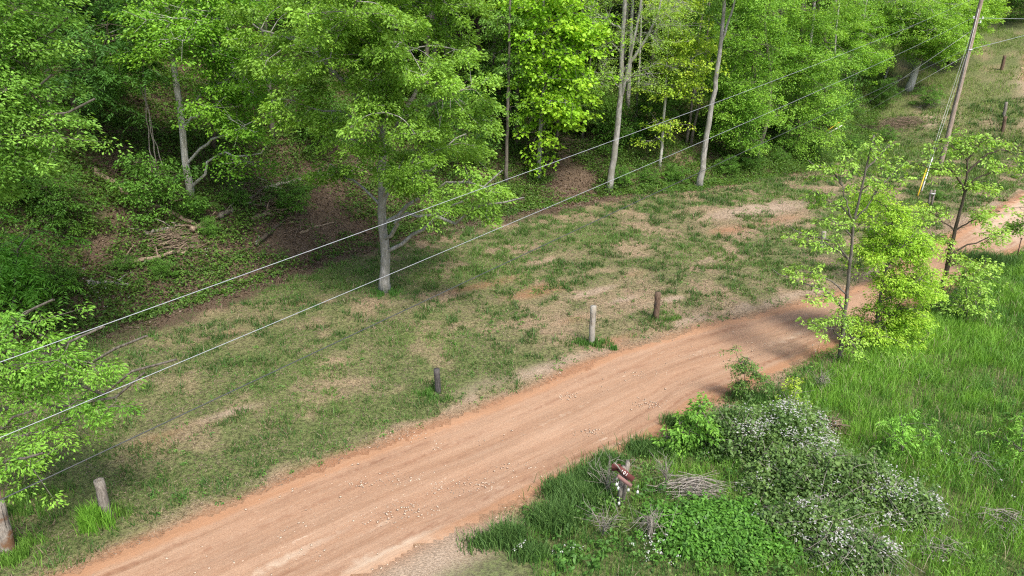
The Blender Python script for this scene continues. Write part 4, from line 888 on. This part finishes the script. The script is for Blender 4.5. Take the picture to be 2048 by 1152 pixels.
# ------------------------------------------------------------------ dead wood, logs, brush
def log(pxs, r, label, seed, mat=LOG, name='fallen_log', group='fallen wood on the bank', lift=0.):
    r *= 1.35; rng = R(seed); P = np.array([G(u, v, r*.9+lift) for u, v in pxs]); Q_ = smooth_path(P, max(8, 4*len(P)), r*.35, rng)
    Q_[:, 2] = np.maximum(Q_[:, 2], H(Q_[:, 0], Q_[:, 1])+r*.4)
    root = empty(name, P[0]); tag(root, label, 'log', group)
    mb = MB(); mb.add(*tube(Q_, np.linspace(r, r*.45, len(Q_)), 8, True, .2, rng)); mb.build('stem', mat, root, P[0], smooth=True)
    mb = MB()
    for k in range(3):
        i = rng.integers(2, len(Q_)-1); e = Q_[i]+np.array([rng.normal(0, .4), rng.normal(0, .3), .15+.35*rng.random()]); mb.add(*tube(np.array([Q_[i], (Q_[i]+e)/2+[0, 0, .05], e]), [r*.35, r*.25, r*.1], 5))
    mb.build('snag', mat, root, P[0])
log([(228, 532), (300, 523), (345, 513), (375, 508)], .085, 'long brown fallen log lying level at the foot of the left bank', 501)
log([(175, 570), (215, 569), (262, 575)], .06, 'short pale fallen log left of the weed clump', 502, PALE)
log([(190, 345), (240, 385), (300, 415), (360, 440), (425, 470)], .11, 'long dark trunk fallen slantwise down the left bank', 503)
log([(385, 468), (400, 458), (430, 445)], .09, 'thick broken log end crossing the slanting trunk', 504)
log([(440, 440), (460, 428), (475, 424)], .10, 'stubby grey log above the crossed logs', 505, BARK)
log([(505, 445), (550, 432), (592, 423)], .09, 'dark log leading up to the bare earth', 506)
log([(512, 495), (545, 465), (578, 435)], .07, 'dark log slanting below the bare earth', 507, DARKBARK)
log([(520, 385), (570, 372), (620, 360), (670, 348)], .07, 'long pale broken branch up the bank left of the big tree', 508, TWIG)
log([(500, 400), (540, 378), (590, 385), (640, 352)], .05, 'second pale broken branch tangled with the long one', 509, TWIG)
log([(600, 470), (640, 455), (672, 448)], .05, 'weathered log on the bare earth left of the big tree trunk', 514)
log([(290, 470), (330, 462), (362, 452)], .06, 'pale log lying above the heap of brown sticks', 515, TWIG)
log([(460, 400), (500, 412), (540, 415)], .06, 'pale branch lying above the stubby grey log', 516, TWIG)
log([(700, 345), (740, 340), (780, 332)], .04, 'thin pale branch lying behind the big tree trunk', 510, TWIG)
log([(1225, 272), (1260, 266), (1275, 262)], .05, 'thin pale branch lying behind the forked tree', 511, TWIG)
log([(1180, 275), (1215, 277), (1245, 290)], .04, 'brown stick on the bank left of the forked tree', 512, LOG)
log([(1690, 212), (1715, 210), (1735, 215)], .05, 'pale log on the right bank below the canopy', 513, TWIG)
def brush(u, v, rx, ry, h, n, L, label, seed, mat=LOG, name='brush_pile', ang=None):
    rng = R(seed); p = G(u, v); x = p[0]+rng.normal(0, rx*.5, n); y = p[1]+rng.normal(0, ry*.5, n)
    q = np.exp(-((x-p[0])/rx)**2-((y-p[1])/ry)**2); z = H(x, y)+.03+h*q*rng.random(n); a = rng.random(n)*6.28 if ang is None else ang+rng.normal(0, .35, n)
    LL = L*(.4+rng.random(n)); D = np.stack([np.cos(a)*LL, np.sin(a)*LL, rng.normal(0, .18, n)*LL], 1); A = np.stack([x, y, z], 1)-D/2
    mb = MB()
    if mat is TWIG:
        for q_ in range(0, n, 2): mb.add(*tube(smooth_path([A[q_], A[q_]+D[q_]*.5+[0, 0, .10*LL[q_]], A[q_]+D[q_]], 5, .015, rng), [.005, .008, .007, .005, .003], 4, False))
    else: mb.add(*sticks(A, A+D, .014, .006))
    o = mb.build(name, mat, origin=p); tag(o, label, 'brush pile', 'heaps of dead sticks')
brush(345, 485, .8, .5, .4, 160, .9, 'heap of brown sticks above the long fallen log', 520, LOG, ang=.6)
brush(1390, 990, .55, .28, .35, 260, .8, 'bundle of bleached straw like stems behind the leafy weed patch', 521, TWIG, ang=.1)
brush(1800, 250, 2.2, 1.3, .5, 420, 1.1, 'wide brown brush heap left of the utility pole', 522, LOG)
brush(1730, 262, 1.0, .7, .4, 160, .8, 'small dark brush heap at the edge of the shrubs', 523, DARKBARK)
brush(1860, 215, 1.2, .9, .6, 160, 1.1, 'greyish brush heap up the slope left of the pole', 524, TWIG)
brush(1140, 300, 1.6, 1.0, .5, 140, 1.1, 'brush and roots on the bare earth scar behind the overhead wire', 525, LOG)
brush(540, 415, 1.6, .9, .6, 150, 1.3, 'tangle of broken limbs above the dark logs', 526, LOG)
brush(720, 350, 2, 1, .3, 90, 1.0, 'scattered sticks on the bank behind the big tree trunk', 527, LOG)
brush(2010, 1050, .7, .4, .3, 160, .5, 'grey dead stems in the grass near the lower right corner', 528, TWIG)
brush(1880, 1110, .6, .35, .3, 150, .5, 'dead bramble stems at the bottom right of the picture', 529, TWIG)
brush(1660, 872, .4, .25, .5, 150, .4, 'dry brown tuft of stems above the blossoming bramble', 530, LOG)
brush(1545, 955, .25, .15, .8, 60, .5, 'upright dead canes under the blossoming bramble', 531, TWIG)
def dead_bush(u, v, h, n, label, seed, spread=.6, arch=0.):
    rng = R(seed); p = G(u, v); mb = MB(); A = []; E = []
    for k in range(n):
        a = rng.random()*6.28; s = spread*(.3+.7*rng.random()); hh = h*(.6+.5*rng.random())
        e = p+np.array([math.cos(a)*s, math.sin(a)*s*.7, hh*(1-arch*.6)]); m = p+np.array([math.cos(a)*s*.35, math.sin(a)*s*.25, hh*(.55+arch*.5)])
        P = smooth_path([p+rng.normal(0, .03, 3)*[1, 1, 0], m, e], 7, .012, rng); mb.add(*tube(P, np.linspace(.013, .004, 7), 4, False))
        for j in range(7):
            i = rng.integers(2, 7); A.append(P[i]); E.append(P[i]+rng.normal(0, .17, 3)+[0, 0, .06])
    mb.add(*sticks(A, E, .005, .002)); tag(mb.build('dead_shrub', TWIG, origin=p), label, 'dead shrub', 'leafless shrubs at the verge')
dead_bush(1208, 1070, .85, 9, 'leafless grey shrub with a forked stem below the number board', 541, .7)
dead_bush(1300, 1078, .55, 14, 'leafless shrub of arching bleached stems right of the number board', 542, .5, .9)
dead_bush(1215, 985, .9, 10, 'thin leafless stems behind the number board post', 543, .6)
dead_bush(1330, 975, .7, 9, 'leafless thin shrub between the number board and the brambles', 544, .3)
dead_bush(1575, 840, .8, 7, 'twiggy grey stem beside the small lime sapling', 545, .25)
dead_bush(1640, 780, .5, 9, 'dead arching stems at the road verge under the tall sapling', 546, .4, .7)
dead_bush(1930, 935, .4, 5, 'bare bleached stems lying in the bright meadow', 547, .8, .8)
# vines hanging in the woods
for i, (a, b, lab) in enumerate([((262, 110), (335, 400), 'left one of the long bare vines hanging in the dark woods'), ((270, 60), (322, 392), 'middle one of the long bare vines hanging in the dark woods'), ((277, 120), (338, 380), 'right one of the long bare vines hanging in the dark woods')]):
    rng = R(560+i); B = G(*b); n = 16; P = np.array([AT(a[0]+(b[0]-a[0])*t+6*math.sin(t*5+i), a[1]+(b[1]-a[1])*t, B[1]) for t in np.linspace(0, 1, n)]); P[-1] = B
    P[1:-1] += rng.normal(0, .03, (n-2, 3)); mb = MB(); mb.add(*tube(P, .022, 5)); tag(mb.build('hanging_vine', TWIG, origin=P[-1]), lab, 'vine', 'vines hanging in the woods')

# ------------------------------------------------------------------ stones
def stones(x, y, s, rng, sink=.42):
    n = len(x); c = np.stack([x, y, H(x, y)-.045*(road_in(x, y) > .3)+s*(.5-sink)], 1); base = np.array([[1, 0, 0], [0, 1, 0], [-1, 0, 0], [0, -1, 0], [0, 0, .8], [0, 0, -.8]])
    J = base[None]*(.6+.8*rng.random((n, 6, 1))); a = rng.random(n)*6.28; ca, sa = np.cos(a)[:, None], np.sin(a)[:, None]
    J = np.stack([J[..., 0]*ca-J[..., 1]*sa*.7, J[..., 0]*sa+J[..., 1]*ca*.7, J[..., 2]*.35], -1)*(s[:, None, None]*.5)
    V_ = (c[:, None]+J).reshape(-1, 3); f = np.array([[0, 1, 4], [1, 2, 4], [2, 3, 4], [3, 0, 4], [1, 0, 5], [2, 1, 5], [3, 2, 5], [0, 3, 5]])
    return V_, [((np.arange(n)*6)[:, None, None]+f[None]).reshape(-1, 3)]
rng = R(70); mb = MB(); x, y = scatter(60000, -12, 26, 9, 32, rng); ri_ = road_in(x, y)
sel = (ri_ > -.3) & (rng.random(len(x)) < .05+.6*sstep(.58, .74, fbm(x*.9+y*.2, y*1.3-x*.8, 95, 3))) & in_frame(x, y)
x, y = x[sel], y[sel]; mb.add(*stones(x, y, .014+.065*rng.random(len(x))**3, rng))
for u, v, n, s in [(860, 965, 260, .7), (960, 975, 130, .5), (700, 965, 60, .3), (780, 1030, 90, .5), (1130, 790, 80, .25), (1300, 805, 130, .4), (1290, 745, 60, .4), (1180, 860, 60, .3), (1320, 610, 12, .3), (700, 930, 8, .12), (820, 870, 60, .4), (560, 995, 8, .1), (1240, 905, 8, .07), (830, 1010, 80, .4), (1030, 930, 60, .4), (1440, 710, 70, .5)]:
    p = G(u, v); xx = p[0]+rng.normal(0, s, n); yy = p[1]+rng.normal(0, s*.35, n); mb.add(*stones(xx, yy, .016+.06*rng.random(n)**2.5, rng))
tag(mb.build('gravel', STONE), kind='stuff')

# ------------------------------------------------------------------ light, sky, camera
w = bpy.data.worlds.new('World'); scene.world = w; w.use_nodes = True; nt = w.node_tree; nt.nodes.clear()
sky = nt.nodes.new('ShaderNodeTexSky'); sky.sky_type = 'NISHITA'; sky.sun_disc = False
el = math.asin(-SUNV[2]); az = math.atan2(-SUNV[0], -SUNV[1]); sky.sun_elevation = el; sky.sun_rotation = az
sky.air_density = 1.0; sky.dust_density = 3.0; sky.ozone_density = 1.0
bg = nt.nodes.new('ShaderNodeBackground'); bg.inputs[1].default_value = .13; ow = nt.nodes.new('ShaderNodeOutputWorld')
nt.links.new(sky.outputs[0], bg.inputs[0]); nt.links.new(bg.outputs[0], ow.inputs[0])
sl = bpy.data.lights.new('sun', 'SUN'); sl.energy = 2.7; sl.angle = math.radians(15); sl.color = (1, .95, .86)
so = bpy.data.objects.new('sun', sl); COLL.objects.link(so)
from mathutils import Vector
so.rotation_euler = Vector(SUNV).to_track_quat('-Z', 'Y').to_euler(); so.location = (0, -20, 40)
cd = bpy.data.cameras.new('camera'); cam = bpy.data.objects.new('camera', cd); COLL.objects.link(cam); scene.camera = cam
cd.sensor_fit = 'HORIZONTAL'; cd.sensor_width = 36; cd.lens = 36*F/2048; cd.clip_end = 600; cd.clip_start = .1
cam.location = CAM; cam.rotation_euler = (math.pi/2-TH, 0, 0)
vs = scene.view_settings; vs.view_transform = 'Standard'; vs.look = 'None'; vs.exposure = 0.85; vs.gamma = 1
cy = scene.cycles; cy.max_bounces = 6; cy.diffuse_bounces = 3; cy.transmission_bounces = 3; cy.glossy_bounces = 2; cy.transparent_max_bounces = 4; cy.use_denoising = False; cy.filter_width = 1.2
